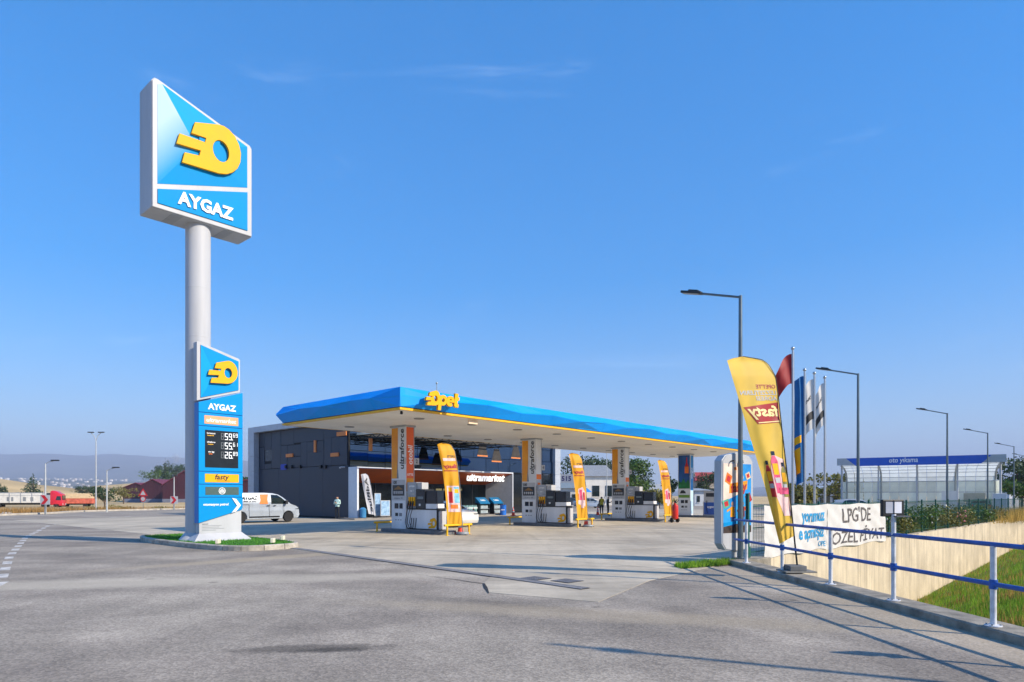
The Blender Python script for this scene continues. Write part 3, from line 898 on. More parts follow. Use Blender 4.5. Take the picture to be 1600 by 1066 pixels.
# planted island under the totem: kerb stones, turf, small floodlights
isl = T('totem_island', 'raised island of kerb stones with green turf under the tall pole sign', 'traffic island', S(-5.5, 4.2, 0), TH)
def isl_pt(a, L=4.55, W=1.62):
    # rounded rectangle, long along Y
    s_ = math.copysign(1, math.sin(a)); c_ = math.copysign(1, math.cos(a))
    return (c_ * abs(math.cos(a)) ** .5 * W, s_ * abs(math.sin(a)) ** .8 * L)
N_K = 30
pts = [isl_pt(2 * math.pi * i / 400) for i in range(400)]
acc = [0]
for i in range(400): acc.append(acc[-1] + math.dist(pts[i], pts[(i + 1) % 400]))
def at_len(s_):
    s_ %= acc[-1]
    i = int(np.searchsorted(acc, s_, side='right')) - 1
    t = (s_ - acc[i]) / max(1e-9, acc[i + 1] - acc[i]); a, b_ = pts[i % 400], pts[(i + 1) % 400]
    return Vector((a[0] + (b_[0] - a[0]) * t, a[1] + (b_[1] - a[1]) * t, 0))
st = acc[-1] / N_K
m_ks = M('kerb_stone', 'b4ad9f', .85, var=.18, scale=4, bump=.4, rand=.12)
for i in range(N_K):
    m = MB(); vs = []
    for j in range(4):
        s_ = i * st + .012 + (st - .024) * j / 3
        p = at_len(s_); t = (at_len(s_ + .02) - at_len(s_ - .02)).normalized(); n = Vector((t.y, -t.x, 0))
        vs += [p + n * .0 + Vector((0, 0, -.05)), p + Vector((0, 0, .15)), p - n * .03 + Vector((0, 0, .175)), p - n * .16 + Vector((0, 0, .175)), p - n * .16 + Vector((0, 0, -.05))]
    fs = [(j * 5 + a, j * 5 + a + 1, j * 5 + 6 + a, j * 5 + 5 + a) for j in range(3) for a in range(4)] + [(0, 1, 2, 3, 4), (19, 18, 17, 16, 15)]
    m.add(vs, fs); m.build('kerb_stone', m_ks, isl, fix=True)
m = MB(); ring = [at_len(i * acc[-1] / 80) for i in range(80)]
m.add([(p.x * .93, p.y * .97, .15) for p in ring], [tuple(range(80))])
m.build('turf', M('turf', '3f7a24', .9, var=.2, scale=9, bump=.8, bscale=60), isl, fix=True)
tp = []
while len(tp) < 9000:
    x, y = random.uniform(-1.5, 1.5), random.uniform(-4.4, 4.4)
    if (abs(x) / 1.47) ** 4 + (abs(y) / 4.4) ** 3 < 1: tp.append((x, y, .15))
o = blades('turf_pile', tp, .03, .075, .012, M('turf_blade', '4f9128', .7, isl=.3, sub=.3)); o.parent = isl
for (x, y), lab in zip([(-1.2, -3.05), (.2, -4.05), (1.15, -3.0), (1.2, 1.3)], ['small white floodlight on turf, nearest the left foot of the price tower', 'small white floodlight at the front tip of the turf island', 'small white floodlight on turf right of the price tower', 'small white floodlight at the right edge of the turf island']):
    p = isl.matrix_basis @ Vector((x, y, .15))
    t = T('floodlight', lab, 'floodlight', p, TH + .8, 'floodlights on the turf island')
    MB().box(-.13, .13, -.05, .05, .05, .2).build('housing', M('cream_paint', 'e6dfc6', .5, var=.05), t, bevel=.012)
    MB().box(-.1, .1, .05, .058, .07, .18).build('lens', m_grey, t)
    MB().box(-.02, .02, -.02, .02, 0, .05).build('bracket', m_black, t)

# ================================================================ canopy
CL, CD = 37.9, 9.0
can = T('station_canopy', 'long flat petrol station canopy with folded blue fascia and yellow edge', 'canopy', (OX, OY, 0), TH)
m_ceil = M('ceiling_white', 'f2ede4', .55, var=.05, scale=.6)
MB().box(.35, CL - .35, .35, CD - .35, 5.33, 6.0).build('roof_deck', m_grey, can)
for i in range(19):
    a, b_ = .12 + (CL - .24) * i / 19, .12 + (CL - .24) * (i + 1) / 19
    for j in range(3):
        c_, d_ = .12 + (CD - .24) * j / 3, .12 + (CD - .24) * (j + 1) / 3
        MB().box(a + .016, b_ - .016, c_ + .016, d_ - .016, 5.2, 5.22).build('ceiling_panel', m_ceil, can)
MB().box(.1, CL - .1, .1, CD - .1, 5.23, 5.32).build('ceiling_frame', m_grey, can)
# yellow edge strip
m = MB()
m.box(-.03, CL + .03, -.03, .1, 5.2, 5.285); m.box(-.03, CL + .03, CD - .1, CD + .03, 5.2, 5.285)
m.box(-.03, .1, .1, CD - .1, 5.2, 5.285); m.box(CL - .1, CL + .03, .1, CD - .1, 5.2, 5.285)
m.build('edge_strip', m_yelb, can)
m = MB()
m.box(.03, CL - .03, .04, .12, 5.285, 5.325); m.box(.03, CL - .03, CD - .12, CD - .04, 5.285, 5.325)
m.box(.04, .12, .12, CD - .12, 5.285, 5.325); m.box(CL - .12, CL - .04, .12, CD - .12, 5.285, 5.325)
m.build('shadow_gap', m_black, can)
# folded fascia: an upper and a lower sheet per bay, the fold rising and falling
def fascia(p0, p1, out, stations, o0, o1):
    p0, p1, out = Vector(p0), Vector(p1), Vector(out)
    Lg = (p1 - p0).length; t = (p1 - p0).normalized()
    zb, zt = 5.32, 6.1
    def pt(s_, o, z): return p0 + t * s_ + out * o + Vector((0, 0, z))
    n = len(stations)
    def off(i): return o0 if i == 0 else (o1 if i == n - 1 else .32 + .07 * ((i * 7) % 3 - 1))
    def ext(i, o): return 0 if 0 < i < n - 1 else (-o if i == 0 else o)
    for i in range(n - 1):
        (s0, f0), (s1, f1) = stations[i], stations[i + 1]
        e0, e1 = off(i), off(i + 1)
        r0 = pt(s0 + ext(i, e0), e0, zb + (zt - zb) * f0); r1 = pt(s1 + ext(i + 1, e1), e1, zb + (zt - zb) * f1)
        sk = .35 if 0 < i else 0; sk1 = .35 if i < n - 2 else 0
        t0, t1 = pt(s0 - sk, .0, zt), pt(s1 - sk1, .0, zt)
        b0, b1 = pt(s0, .02, zb), pt(s1, .02, zb)
        gp = t * .004
        for nm, (a, b2, c2, d2) in (('fascia_sheet', (r0, r1, t1, t0)), ('fascia_sheet', (b0, b1, r1, r0))):
            m = MB(); inn = out * -.03
            m.add([a + gp, b2 - gp, c2 - gp, d2 + gp, a + gp + inn, b2 - gp + inn, c2 - gp + inn, d2 + gp + inn],
                  [(0, 1, 2, 3), (7, 6, 5, 4), (0, 4, 5, 1), (2, 6, 7, 3), (0, 3, 7, 4), (1, 5, 6, 2)])
            m.build(nm, m_blue, can, fix=True)
fr = [.55, .5, .62, .45, .58, .44, .6, .47, .62, .46, .57, .43, .6, .45, .6, .48, .56]
stf = [(0, .55)] + [(2.35 * i, fr[i]) for i in range(1, 16)] + [(CL, .55)]
fascia((0, 0, 0), (CL, 0, 0), (0, -1, 0), stf, .02, .25)
fascia((CL, CD, 0), (0, CD, 0), (0, 1, 0), stf, .25, .25)
fascia((0, CD, 0), (0, 0, 0), (-1, 0, 0), [(0, .48), (2.0, .62), (4.2, .52), (6.0, .62), (7.4, .56), (CD, .55)], .25, .02)
fascia((CL, 0, 0), (CL, CD, 0), (1, 0, 0), [(0, .55), (2.5, .45), (5, .6), (7, .48), (CD, .5)], .25, .25)
MB().box(.02, CL - .02, .02, CD - .02, 6.06, 6.09).build('roof_sheet', m_grey, can)
# big yellow name on the front
fn = lambda x, z: ((x, -.56, z), (1, 0, 0), (0, 0, 1), (0, -1, 0))
nm = put(shape_geo(EMB, .07, .012), fn(1.2, 5.72), 'emblem', m_yel, can, .76)
def sh_(pts, k=.14): return [(x + k * z, z) for x, z in pts]
rO, rI = .255, .105
LET = [(1.93, [sh_([(-.27, -.5), (-.09, -.5), (-.09, -.235)] + ell(0, 0, rO, rO, 26, R(250), R(530)) + [(-.27, .05)]), sh_(list(reversed(ell(.01, 0, rI, rI, 18))))]),
       (2.42, [sh_(ell(0, 0, rO, rO, 30, R(-2), R(315)) + [(.1, -.1)] + ell(0, 0, .1, .1, 8, R(300), R(190)) + [(-.09, -.04), (.25, -.04)]), sh_([(-.08, .045), (.09, .045), (.05, .12), (-.05, .12)])]),
       (2.83, [sh_([(-.13, -.2), (-.06, -.255), (.14, -.255), (.14, -.1), (.06, -.1), (.06, .1), (.16, .1), (.16, .25), (.06, .25), (.06, .42), (-.13, .42)])])]
for x, lp in LET:
    put(shape_geo(lp, .055, .01), fn(1.74 + (x - 1.93) * .84, 5.69), 'letter', m_yel, can, .84)
MB().box(1.1, 2.6, -.5, -.15, 5.68, 5.74).build('letter_rail', m_grey, can)
for i, u in enumerate(np.arange(2.5, CL, 3.3)):
    for v in (1.8, 7.1):
        m = MB().lathe([(.22, 5.165), (.24, 5.175), (.24, 5.2)], (u, v, 0), n=16)
        m.build('downlight', M('lamp_grey', '8d8a85', .4, var=.05), can)
MB().box(4.0, 4.55, .2, .26, 4.98, 5.17).build('hanging_sign', M('cream_sign', 'f1d6b4', .5, var=.05), can)
MB().tube([(3.0, 1.2, 6.1), (3.0, 1.2, 6.72)], .015, 6).sphere((3.0, 1.2, 6.75), .05).build('lightning_rod', m_steel, can)
MB().lathe([(.02, 0), (.06, -.03), (.06, -.12), (0.01, -.14)], (.35, .35, 5.2), n=12).build('security_camera', m_black, can)

# clad columns
def column(u, kind):
    cz0, cz1 = .17, 5.2
    v0, v1, x0, x1 = 4.32, 5.42, u - .26, u + .26
    body = MB().box(x0, x1, v0, v1, cz0, cz1).build('column', m_whitem, can, bevel=.01)
    MB().box(x0 - .06, x1 + .06, v0 - .06, v1 + .06, 5.12, 5.195).build('column_cap', m_grey, body)
    MB().box(x1 - .03, x1 + .012, v0 - .012, v0 + .04, cz0, cz1 - .09).build('trim_strip', m_grey, body)
    def face(pts, mat, e0, e1, name):      # on the wide face; s runs from the far edge (0) to the near edge (1.1)
        m = MB(); m.prism(pts, XU(x0, v1, 0), e0, e1); return m.build(name, mat, body)
    def front(pts, mat, e0, e1, name):
        m = MB(); m.prism(pts, XV(x0, v0, 0), e0, e1); return m.build(name, mat, body)
    if kind == 'lpg':
        face([(.04, 2.35), (1.06, 2.35), (1.06, 5.08), (.04, 5.08)], M('night_blue_print', '1a5aa6', .45, var=.12, scale=1.2, col2='123f80'), .003, .01, 'poster')
        face([(.04, 2.35), (1.06, 2.35), (1.06, 2.75), (.9, 3.1), (.7, 2.8), (.5, 3.2), (.3, 2.85), (.04, 3.0)], M('leaf_green_print', '1d7a3f', .5, var=.25, scale=3), .0105, .013, 'meadow_print')
        face([(.66, 3.75), (.9, 3.75), (.93, 4.2), (.84, 4.45), (.82, 4.9), (.74, 4.9), (.72, 4.45), (.63, 4.2)], m_redp, .0105, .013, 'bottle_print')
        face([(.6, 3.6), (.96, 3.6), (.96, 4.15), (.6, 4.15)], m_orange, .0132, .015, 'label_print')
        face([(.06, 1.85), (1.04, 1.85), (1.04, 2.33), (.06, 2.33)], m_whitem, .003, .012, 'panel')
        face([(.15, 1.95), (.3, 2.2), (.5, 2.22), (.66, 2.1), (.72, 1.95)], m_ink, .0122, .015, 'car_print')
        face([(.06, 1.6), (1.04, 1.6), (1.04, 1.83), (.06, 1.83)], M('lime_print', '6f9a3a', .5), .003, .012, 'panel')
        front([(.05, .3), (.47, .3), (.47, 5.05), (.05, 5.05)], M('light_blue_print', '2f8fdc', .45, var=.06), .003, .01, 'poster')
        front([(.05, .3), (.47, .3), (.47, 2.2), (.05, 2.2)], M('pale_blue_print', 'b8d6ea', .45, var=.06), .0102, .013, 'panel')
        put(text_geo('otogaz', .34, .002, bold=.006), ((x0 + .26, v0 - .0135, 3.6), (0, 0, 1), (-1, 0, 0), (0, -1, 0)), 'lettering', m_letter, body)
    else:
        face([(.03, 2.62), (.42, 2.62), (.44, 3.0), (.5, 3.6), (.5, 5.08), (.03, 5.08)], m_amber, .003, .01, 'colour_field')
        face([(.43, 2.62), (.56, 2.62), (.50, 3.1), (.51, 3.9)], m_inkg, .003, .009, 'sweep')
        put(text_geo('ultraforce', .44, .003, shear=.12, bold=.008, width=1.95), ((x0 - .004, v1 - .8, 4.05), (0, 0, 1), (0, 1, 0), (-1, 0, 0)), 'lettering', m_ink, body)
        face([(.04, 1.55), (1.06, 1.55), (1.06, 2.55), (.04, 2.55)], m_white, .003, .012, 'notice_panel')
        put(text_geo('100', .22, .002, bold=.008), ((x0 - .013, v1 - .26, 2.43), (0, -1, 0), (0, 0, 1), (-1, 0, 0)), 'lettering', m_ink, body)
        face([(.1, 1.78), (1.0, 1.78), (1.0, 2.3), (.1, 2.3)], m_dark, .0122, .016, 'dark_poster')
        for k_ in range(5): face([(.2 + k_ * .15, 1.86), (.27 + k_ * .15, 1.86), (.29 + k_ * .15, 2.0), (.18 + k_ * .15, 2.0)], m_white, .0162, .018, 'pictogram')
        face([(.2, 2.08), (.9, 2.08), (.55, 2.26)], M('bronze_print', '8f6a33', .5), .0162, .018, 'pictogram')
        put(text_geo('ultraforce  905', .11, .001, bold=.003), ((x0 - .013, v1 - .56, 1.66), (0, -1, 0), (0, 0, 1), (-1, 0, 0)), 'lettering', m_inkg, body)
        if kind == 'otobil':
            front([(.04, 2.3), (.48, 2.3), (.48, 5.1), (.04, 5.1)], m_orange2, .003, .012, 'poster')
            front([(.04, 2.0), (.48, 2.0), (.48, 2.62), (.04, 2.62)], m_amber, .0122, .015, 'poster_foot')
            put(text_geo('otobil', .4, .002, bold=.006, shear=.1), ((x0 + .27, v0 - .0135, 3.75), (0, 0, 1), (-1, 0, 0), (0, -1, 0)), 'lettering', m_letter, body)
            put(text_geo('UTTS', .15, .002, bold=.003), ((x0 + .26, v0 - .0135, 2.8), (1, 0, 0), (0, 0, 1), (0, -1, 0)), 'lettering', m_letter, body)
        else:
            front([(.06, 2.75), (.5, 2.75), (.5, 3.05), (.06, 3.05)], m_orange, .003, .012, 'sticker')
            front([(.06, 2.1), (.5, 2.1), (.5, 2.72), (.06, 2.72)], m_white, .003, .012, 'sticker')
            front([(.16, 2.3), (.4, 2.3), (.4, 2.55), (.16, 2.55)], m_orange, .0122, .015, 'sticker_mark')
    # number flags
    return body
# pictogram stickers low on the wide faces
def stickers(body, u):
    x0, v1 = u - .26, 5.42
    for (a, z, w, h, mt) in [(.25, 1.15, .3, .26, m_navy), (.62, 1.15, .25, .26, m_ink), (.3, .78, .22, .16, m_ink), (.6, .78, .22, .16, m_inkg), (.3, .58, .1, .04, m_inkg), (.5, .58, .1, .04, m_inkg), (.68, .58, .1, .04, m_inkg)]:
        m = MB(); m.prism([(a, z), (a + w, z), (a + w, z + h), (a, z + h)], XU(x0, v1, 0), .002, .006); m.build('sticker', mt, body)
CU = [4.05, 13.87, 23.72, 33.62]
nums = [('1', '2'), ('3', '4'), ('5', '6'), ('7', '8')]
for u, kd, nn in zip(CU, ['otobil', 'plain', 'plain', 'lpg'], nums):
    c = column(u, kd); stickers(c, u)
    for sgn, tx in zip((-1, 1), nn):
        a = u + sgn * .26
        wq = .3 if sgn > 0 else .12
        b_ = MB().box(min(a, a + sgn * wq), max(a, a + sgn * wq), 4.30, 4.318, 3.3, 3.62).build('number_plate', m_white, c)
        put(text_geo(tx, .26, .002, bold=.006), XV(a + sgn * .15, 4.297, 3.46), 'number', m_ink, b_)

# ================================================================ pump islands, dispensers, guards
ORD = ['nearest the tall sign', 'second from the tall sign', 'third from the tall sign', 'farthest from the tall sign']
COLW = ['with the orange side', 'behind the blue drum side', 'next to the people', 'with the blue night poster']
COLN = ['first column, with the orange otobil side', 'second column from the tall sign', 'third column from the tall sign', 'fourth column, with the blue poster']
def island(u, k):
    t = T('pump_island', 'raised dark kerbed pump island under the ' + COLN[k], 'pump island', S(u, 3.6, 0), TH, 'pump islands')
    m = MB(); w, l = .62, 2.2
    out = [(-w, l), (-w, -l + .5), (-w * .75, -l + .15), (-w * .3, -l), (w * .3, -l), (w * .75, -l + .15), (w, -l + .5), (w, l)]
    m.prism(out, ((0, 0, 0), (1, 0, 0), (0, 1, 0), (0, 0, 1)), 0, .17)
    m.build('kerb_block', m_kerbd, t, bevel=.02)
    m = MB(); m.prism([(x * .86, y * .96) for x, y in out], ((0, 0, 0), (1, 0, 0), (0, 1, 0), (0, 0, 1)), .166, .176)
    m.build('top_paving', M('island_top', '8c8f92', .8, var=.15), t)
for k, u in enumerate(CU): island(u, k)

def dispenser():
    t = T('fuel_dispenser', '', 'fuel pump', (0, 0, 0), TH, 'fuel dispensers')
    z0 = .178
    # local: Y towards the shop; the unit lies between y=-1.15 (road end) and y=1.05 (column end), looks to -X and +X
    lower = MB().box(-.24, .24, -1.1, 1.02, z0, 1.12).build('lower_cabinet', m_whitem, t, bevel=.012)
    MB().box(-.25, .25, -1.16, -1.09, z0, 1.2).build('end_frame', m_black, t)
    MB().box(-.2, .2, -1.28, -1.17, z0 + .04, 1.06).build('end_panel', m_white, t, bevel=.01)
    MB().box(-.26, .26, -1.1, .98, 1.12, 1.17).build('shelf', m_black, t)
    MB().box(-.262, .262, -1.1, 1.0, z0, z0 + .05).build('plinth', m_black, t)
    head = MB().box(-.28, .28, -.32, .35, 1.17, 2.08).build('display_head', m_dark, t, bevel=.015)
    hp = MB().box(-.23, .23, -1.06, -.34, 1.4, 2.02).build('display_head', m_navy, t, bevel=.015)
    MB().box(-.24, .24, -1.08, -.33, 1.172, 1.4).build('neck_panel', m_whitem, t)
    for sx in (-1, 1):
        def fc(y0, y1, z_0, z_1, x, th, mat, name, par):
            m = MB().box(min(x * sx, (x + th) * sx), max(x * sx, (x + th) * sx), y0, y1, z_0, z_1); return m.build(name, mat, par)
        fc(-.26, .29, 1.55, 2.0, .28, .006, m_navy, 'screen', head)
        fc(-.2, .22, 1.62, 1.74, .286, .005, M('lcd_grey', '6c7a80', .25), 'readout', head)
        fc(.0, .12, 1.3, 1.4, .28, .006, m_whitem, 'keypad', head)
        fc(-.98, -.42, 1.45, 1.95, .23, .005, m_navy, 'screen', hp)
        # hose bay next to the column
        for i in range(3):
            y = .48 + i * .17
            fc(y - .055, y + .055, 1.3, 1.72, .24, .05, m_yel, 'holster', t)
            nz = MB().tube([(sx * .33, y, 1.52), (sx * .36, y, 1.38), (sx * .40, y, 1.22), (sx * .36, y, 1.12)], [.03, .045, .04, .025], 8)
            nz.build('nozzle', m_black, t, smooth=True)
            MB().box(sx * .35 - .035, sx * .35 + .035, y - .035, y + .035, 1.3, 1.36).build('nozzle_guard', m_orange, t)
            ph = random.uniform(-.05, .05)
            MB().tube([(sx * .38, y, 1.14), (sx * .40, y + .06 + ph, .85), (sx * .41, y + .12 + ph, .5), (sx * .40, y + .05, .28), (sx * .36, y - .05, .21), (sx * .31, y - .12, .24), (sx * .27, y - .14, .6), (sx * .26, y - .14, .72)], .016, 7).build('hose', m_rub, t, smooth=True)
        e = put(shape_geo([EMB[0], EMB[1]], .004), ((sx * .246, -.78, .5), (0, sx, 0), (0, 0, 1), (sx, 0, 0)), 'emblem', m_yel, lower, .62)
    MB().box(-.2, .2, .36, 1.0, 1.17, 1.85).build('hose_cabinet', m_grey, t)
    hd = MB().box(-.22, .22, .36, 1.05, 1.86, 2.42).build('top_panel', m_grey, t, bevel=.01)
    for sx in (-1, 1):
        for i in range(2):
            put(text_geo('pompa' if i == 0 else 'no 1', .14, .001, bold=.002), ((sx * .222, .7, 2.22 - i * .2), (0, sx, 0), (0, 0, 1), (sx, 0, 0)), 'lettering', m_letter, hd)
    MB().box(-.2, .2, .0, .33, 2.09, 2.4).build('notice_sheet', m_white, t)
    return t
dsp = dispenser()
labs = ['white fuel dispenser behind the leftmost yellow feather flag', 'white fuel dispenser beside the second column, left of the middle feather flag', 'white fuel dispenser beside the third column, left of the red trolley extinguisher']
for k in range(3):
    o = dsp if k == 0 else copy_tree(dsp)
    o.location = S(CU[k] - .02, 3.18, 0); o['label'] = labs[k]

m_guard = M('guard_yellow', 'edb908', .45, var=.12, scale=5)
def guard(u, v, lab):
    t = T('crash_guard', lab, 'crash guard', S(u, v, 0), TH, 'yellow pump island guards')
    MB().tube([(-.85, 0, .46), (.85, 0, .46)], .05, 10).build('rail', m_guard, t, smooth=True)
    for x in (-.68, .68):
        MB().tube([(x, 0, 0), (x, 0, .46)], .045, 10).build('leg', m_guard, t, smooth=True)
        MB().box(x - .08, x + .08, -.08, .08, 0, .018).build('foot_plate', m_guard, t)
side = ['road end', 'shop end']
for k, u in enumerate(CU):
    guard(u + .05, .98, 'yellow crash guard, road end, at the ' + COLN[k])
    guard(u - .02, 6.0, 'yellow crash guard, shop end, behind the ' + COLN[k])

# ================================================================ shop
def SU(px, v):
    k = (px - 800) / FPX
    return (k * (OY + v * UX) - OX + v * UY) / (UX - k * UY)
def SV(px, u):
    k = (px - 800) / FPX
    return (k * (OY + u * UY) - OX - u * UX) / (-UY - k * UX)
def SZ(py, u, v): return HC + (HZ - py) * S(u, v).y / FPX
U0, V0 = 12.63, 22.0
shop = T('shop_building', 'dark panelled shop building with ultramarket entrance behind the canopy', 'building', S(U0, V0, 0), TH)
m_anth = M('anthracite_panel', '2f3746', .45, .15, var=.06, scale=.7, rand=.05)
m_anthd = M('joint_dark', '14161a', .8, var=.1)
m_frame = M('frame_grey', 'b4bbc4', .4, .2, var=.05, rand=.04)
m_mirror = M('mirror_glazing', '5c6d80', .03, 1.0, var=.05, scale=.3, rand=.06)
m_gdark = glass_mix('shop_glass', '1a2126', .04, .5)
LW, DW, HW = 25.9, 15.0, 7.9
core = MB()
core.box(.1, LW - .1, 1.2 + 6, DW - .1, 0, HW - .3); core.box(.1, LW - .1, .12, 7.2, 4.0, HW - .3)
core.build('wall_core', m_anthd, shop)
MB().box(.05, LW - .05, .05, DW - .05, HW - .28, HW - .2).build('roof', m_grey, shop)
# left wall: irregular cassettes
def wz(x, y):            # a point on the left wall, read off a plan of it
    px, py = 380 + x / 4.1, 580 + y / 4.1
    v = SV(px, U0)
    return v - V0, SZ(py, U0, v)
pan = [(245, 328, 372, 468), (328, 520, 368, 455), (245, 285, 468, 628), (285, 372, 468, 545), (285, 372, 545, 628), (372, 412, 455, 628),
       (412, 520, 520, 628), (412, 520, 455, 520), (520, 670, 370, 438), (520, 570, 438, 628), (570, 618, 438, 530), (570, 670, 545, 628), (618, 670, 438, 545), (570, 618, 530, 545),
       (108, 140, 470, 632), (140, 185, 580, 632), (140, 185, 400, 495), (185, 245, 400, 632), (108, 140, 400, 470)]
for x0, x1, y0, y1 in pan:
    b0, _ = wz(x0, 500); b1, _ = wz(x1, 500)
    # heights from a common reference so that the joints stay level
    vr = SV(475, U0)
    z1 = min(SZ(580 + y0 / 4.1 + (475 - (380 + (x0 + x1) / 8.2)) * -.0375 * (632 - y0) / 240, U0, vr), 7.38)
    z0 = SZ(580 + y1 / 4.1 + (475 - (380 + (x0 + x1) / 8.2)) * -.0375, U0, vr)
    if y0 < 410: z1 = 7.38
    if y1 > 620: z0 = 4.12
    if z1 - z0 < .15: continue
    m = MB().box(-.04 - random.uniform(0, .025), .05, min(b0, b1) + .015, max(b0, b1) - .015, z0 + .015, z1 - .015)
    m.build('wall_panel', m_anth, shop, bevel=.008)
nlow = 4
for i in range(nlow):
    b0, b1 = .02 + 13.88 * i / nlow, .02 + 13.88 * (i + 1) / nlow
    MB().box(-.045, .05, b0 + .008, b1 - .008, .12, 4.09).build('wall_panel', m_anth, shop, bevel=.006)
MB().box(-.02, .02, .02, 13.9, 0.0, .115).build('plinth', m_anthd, shop)
MB().box(-.012, .09, .0, 13.92, .1, 7.4).build('wall_backing', m_anthd, shop)
b0, z1 = wz(140, 495); b1, z0 = wz(185, 580)
w_ = MB().box(-.015, .0, min(b0, b1) + .06, max(b0, b1) - .06, z0 + .06, z1 - .06).build('window', m_navy, shop)
# grey frame around the wall
for i in range(6):
    z0, z1 = 7.9 * i / 6, 7.9 * (i + 1) / 6
    MB().box(-.5, .1, 13.93, 15.0, z0 + .008, z1 - .008).build('frame_panel', m_frame, shop)
for i in range(7):
    MB().box(-.5, .1, 13.92 * i / 7 + .008, 13.92 * (i + 1) / 7 - .008, 7.4, 7.9).build('frame_panel', m_frame, shop)
m_obar = M('orange_bar', 'e08540', .5, var=.08)
for x0, x1, y0, y1 in [(282, 325, 532, 550), (568, 618, 526, 546), (461, 473, 445, 520), (608, 668, 392, 412)]:
    b0, za = wz(x0, y0); b1, zb = wz(x1, y1)
    MB().box(-.14, -.045, min(b0, b1), max(b0, b1), min(za, zb), max(za, zb)).build('accent_bar', m_obar, shop)
b0, za = wz(246, 598); b1, zb = wz(282, 632)
MB().box(-.095, -.075, min(b0, b1), max(b0, b1), zb, za).build('blue_sign', M('blue_sign', '1f3fae', .5), shop)
for x in (318, 372, 505, 535, 280):
    b0, za = wz(x, 622)
    MB().box(-.2, -.07, b0 - .1, b0 + .1, za - .02, za + .25).build('wall_lamp', m_black, shop, bevel=.02)
MB().tube([(-.05, .45, 3.95), (-.3, .45, 3.95), (-.55, .38, 3.88)], .06, 8).build('security_camera', m_white, shop)
# upper mirror glazing
ncol = 15
for i in range(ncol):
    for j, (z0, z1) in enumerate([(4.0, 5.25), (5.25, 6.45), (6.45, 7.88)]):
        a0, a1 = .1 + 24.9 * i / ncol, .1 + 24.9 * (i + 1) / ncol
        o = MB().box(a0 + .02, a1 - .02, .0, .08, z0 + .02, z1 - .02).build('window_pane', m_mirror, shop)
        o.rotation_euler = (R(random.uniform(-.12, .12)), 0, R(random.uniform(-.12, .12)))
MB().box(0, LW, .09, .13, 3.96, HW).build('glazing_backing', m_anthd, shop)
# right end pillar
for i in range(6):
    MB().box(25.02, LW, -.35, .6, 7.9 * i / 6 + .008, 7.9 * (i + 1) / 6 - .008).build('frame_panel', m_frame, shop)
MB().box(0, LW, -.02, .1, HW - .02, HW + .12).build('parapet_cap', m_frame, shop)
# projecting roof over the front with its steel lattice
sof = MB().box(.7, 14.5, -4.6, .0, 6.42, 6.6).build('front_eave', M('eave_beige', 'e8dcc4', .7, var=.08), shop)
m = MB()
for i in range(6):
    a = .9 + 13.4 * i / 5
    m.bar((a, -4.5, 6.38), (a, -.02, 6.38), .07); m.bar((a, -4.5, 6.12), (a, -.02, 6.12), .07)
    for j in range(4):
        b = -4.5 + 1.12 * j
        m.bar((a, b, 6.12), (a, b + .56, 6.38), .05); m.bar((a, b + .56, 6.38), (a, b + 1.12, 6.12), .05)
for b in (-4.4, -2.3, -.2):
    m.bar((.8, b, 6.09), (14.4, b, 6.09), .06)
m.build('steel_lattice', m_black, sof)
# entrance portal
PT = 3.95
m_pw = M('portal_white', 'd8dde2', .4, var=.04)
MB().box(-.02, .14, -1.1, .6, 0, PT).build('portal_pillar', m_pw, shop, bevel=.01)
MB().box(.14, 17.6, -1.1, .3, PT - .1, PT).build('portal_lintel', m_pw, shop)
MB().box(17.5, 17.6, -1.1, .6, 0, PT - .1).build('portal_jamb', m_pw, shop)
fo = [(.14, 0), (17.5, 0), (17.5, 3.84), (.14, 3.84)]
fi = [(1.5, 0), (16.2, 0), (16.2, 2.8), (1.5, 2.8)]
def fun(i, j, mat, name):
    m = MB(); a, b = fo[i], fo[j]; c, d = fi[j], fi[i]
    m.add([(a[0], -1.08, a[1]), (b[0], -1.08, b[1]), (c[0], 1.2, c[1]), (d[0], 1.2, d[1])], [(0, 1, 2, 3)])
    o = m.build(name, mat, shop)
    return o
head = fun(3, 2, M('portal_orange', 'b9551a', .5, var=.12, scale=.8), 'portal_head')
fun(1, 2, M('portal_grey', '8a8f95', .5, var=.06), 'portal_reveal')
fun(3, 0, M('portal_dark', '3a3f46', .5, var=.06), 'portal_reveal')
t0 = SU(729, 21.3) - U0; t1 = SU(788, 21.3) - U0
n_ = Vector((0, -1.03, -1.7)).normalized(); up = Vector((0, -1.7, 1.03)).normalized()
mid = Vector(((t0 + t1) / 2, .05, 3.5))
put(text_geo('ultramarket', .95, .03, shear=.25, bold=.022, width=t1 - t0), (Vector((mid.x, -.72, 3.42)), (1, 0, 0), (0, 0, 1), (0, -1, 0)), 'lettering', M('sign_letter', 'f4f2ee', .4, var=.02, emit=.3), head)  # slight glow added to lift the pennants' shade off the letters
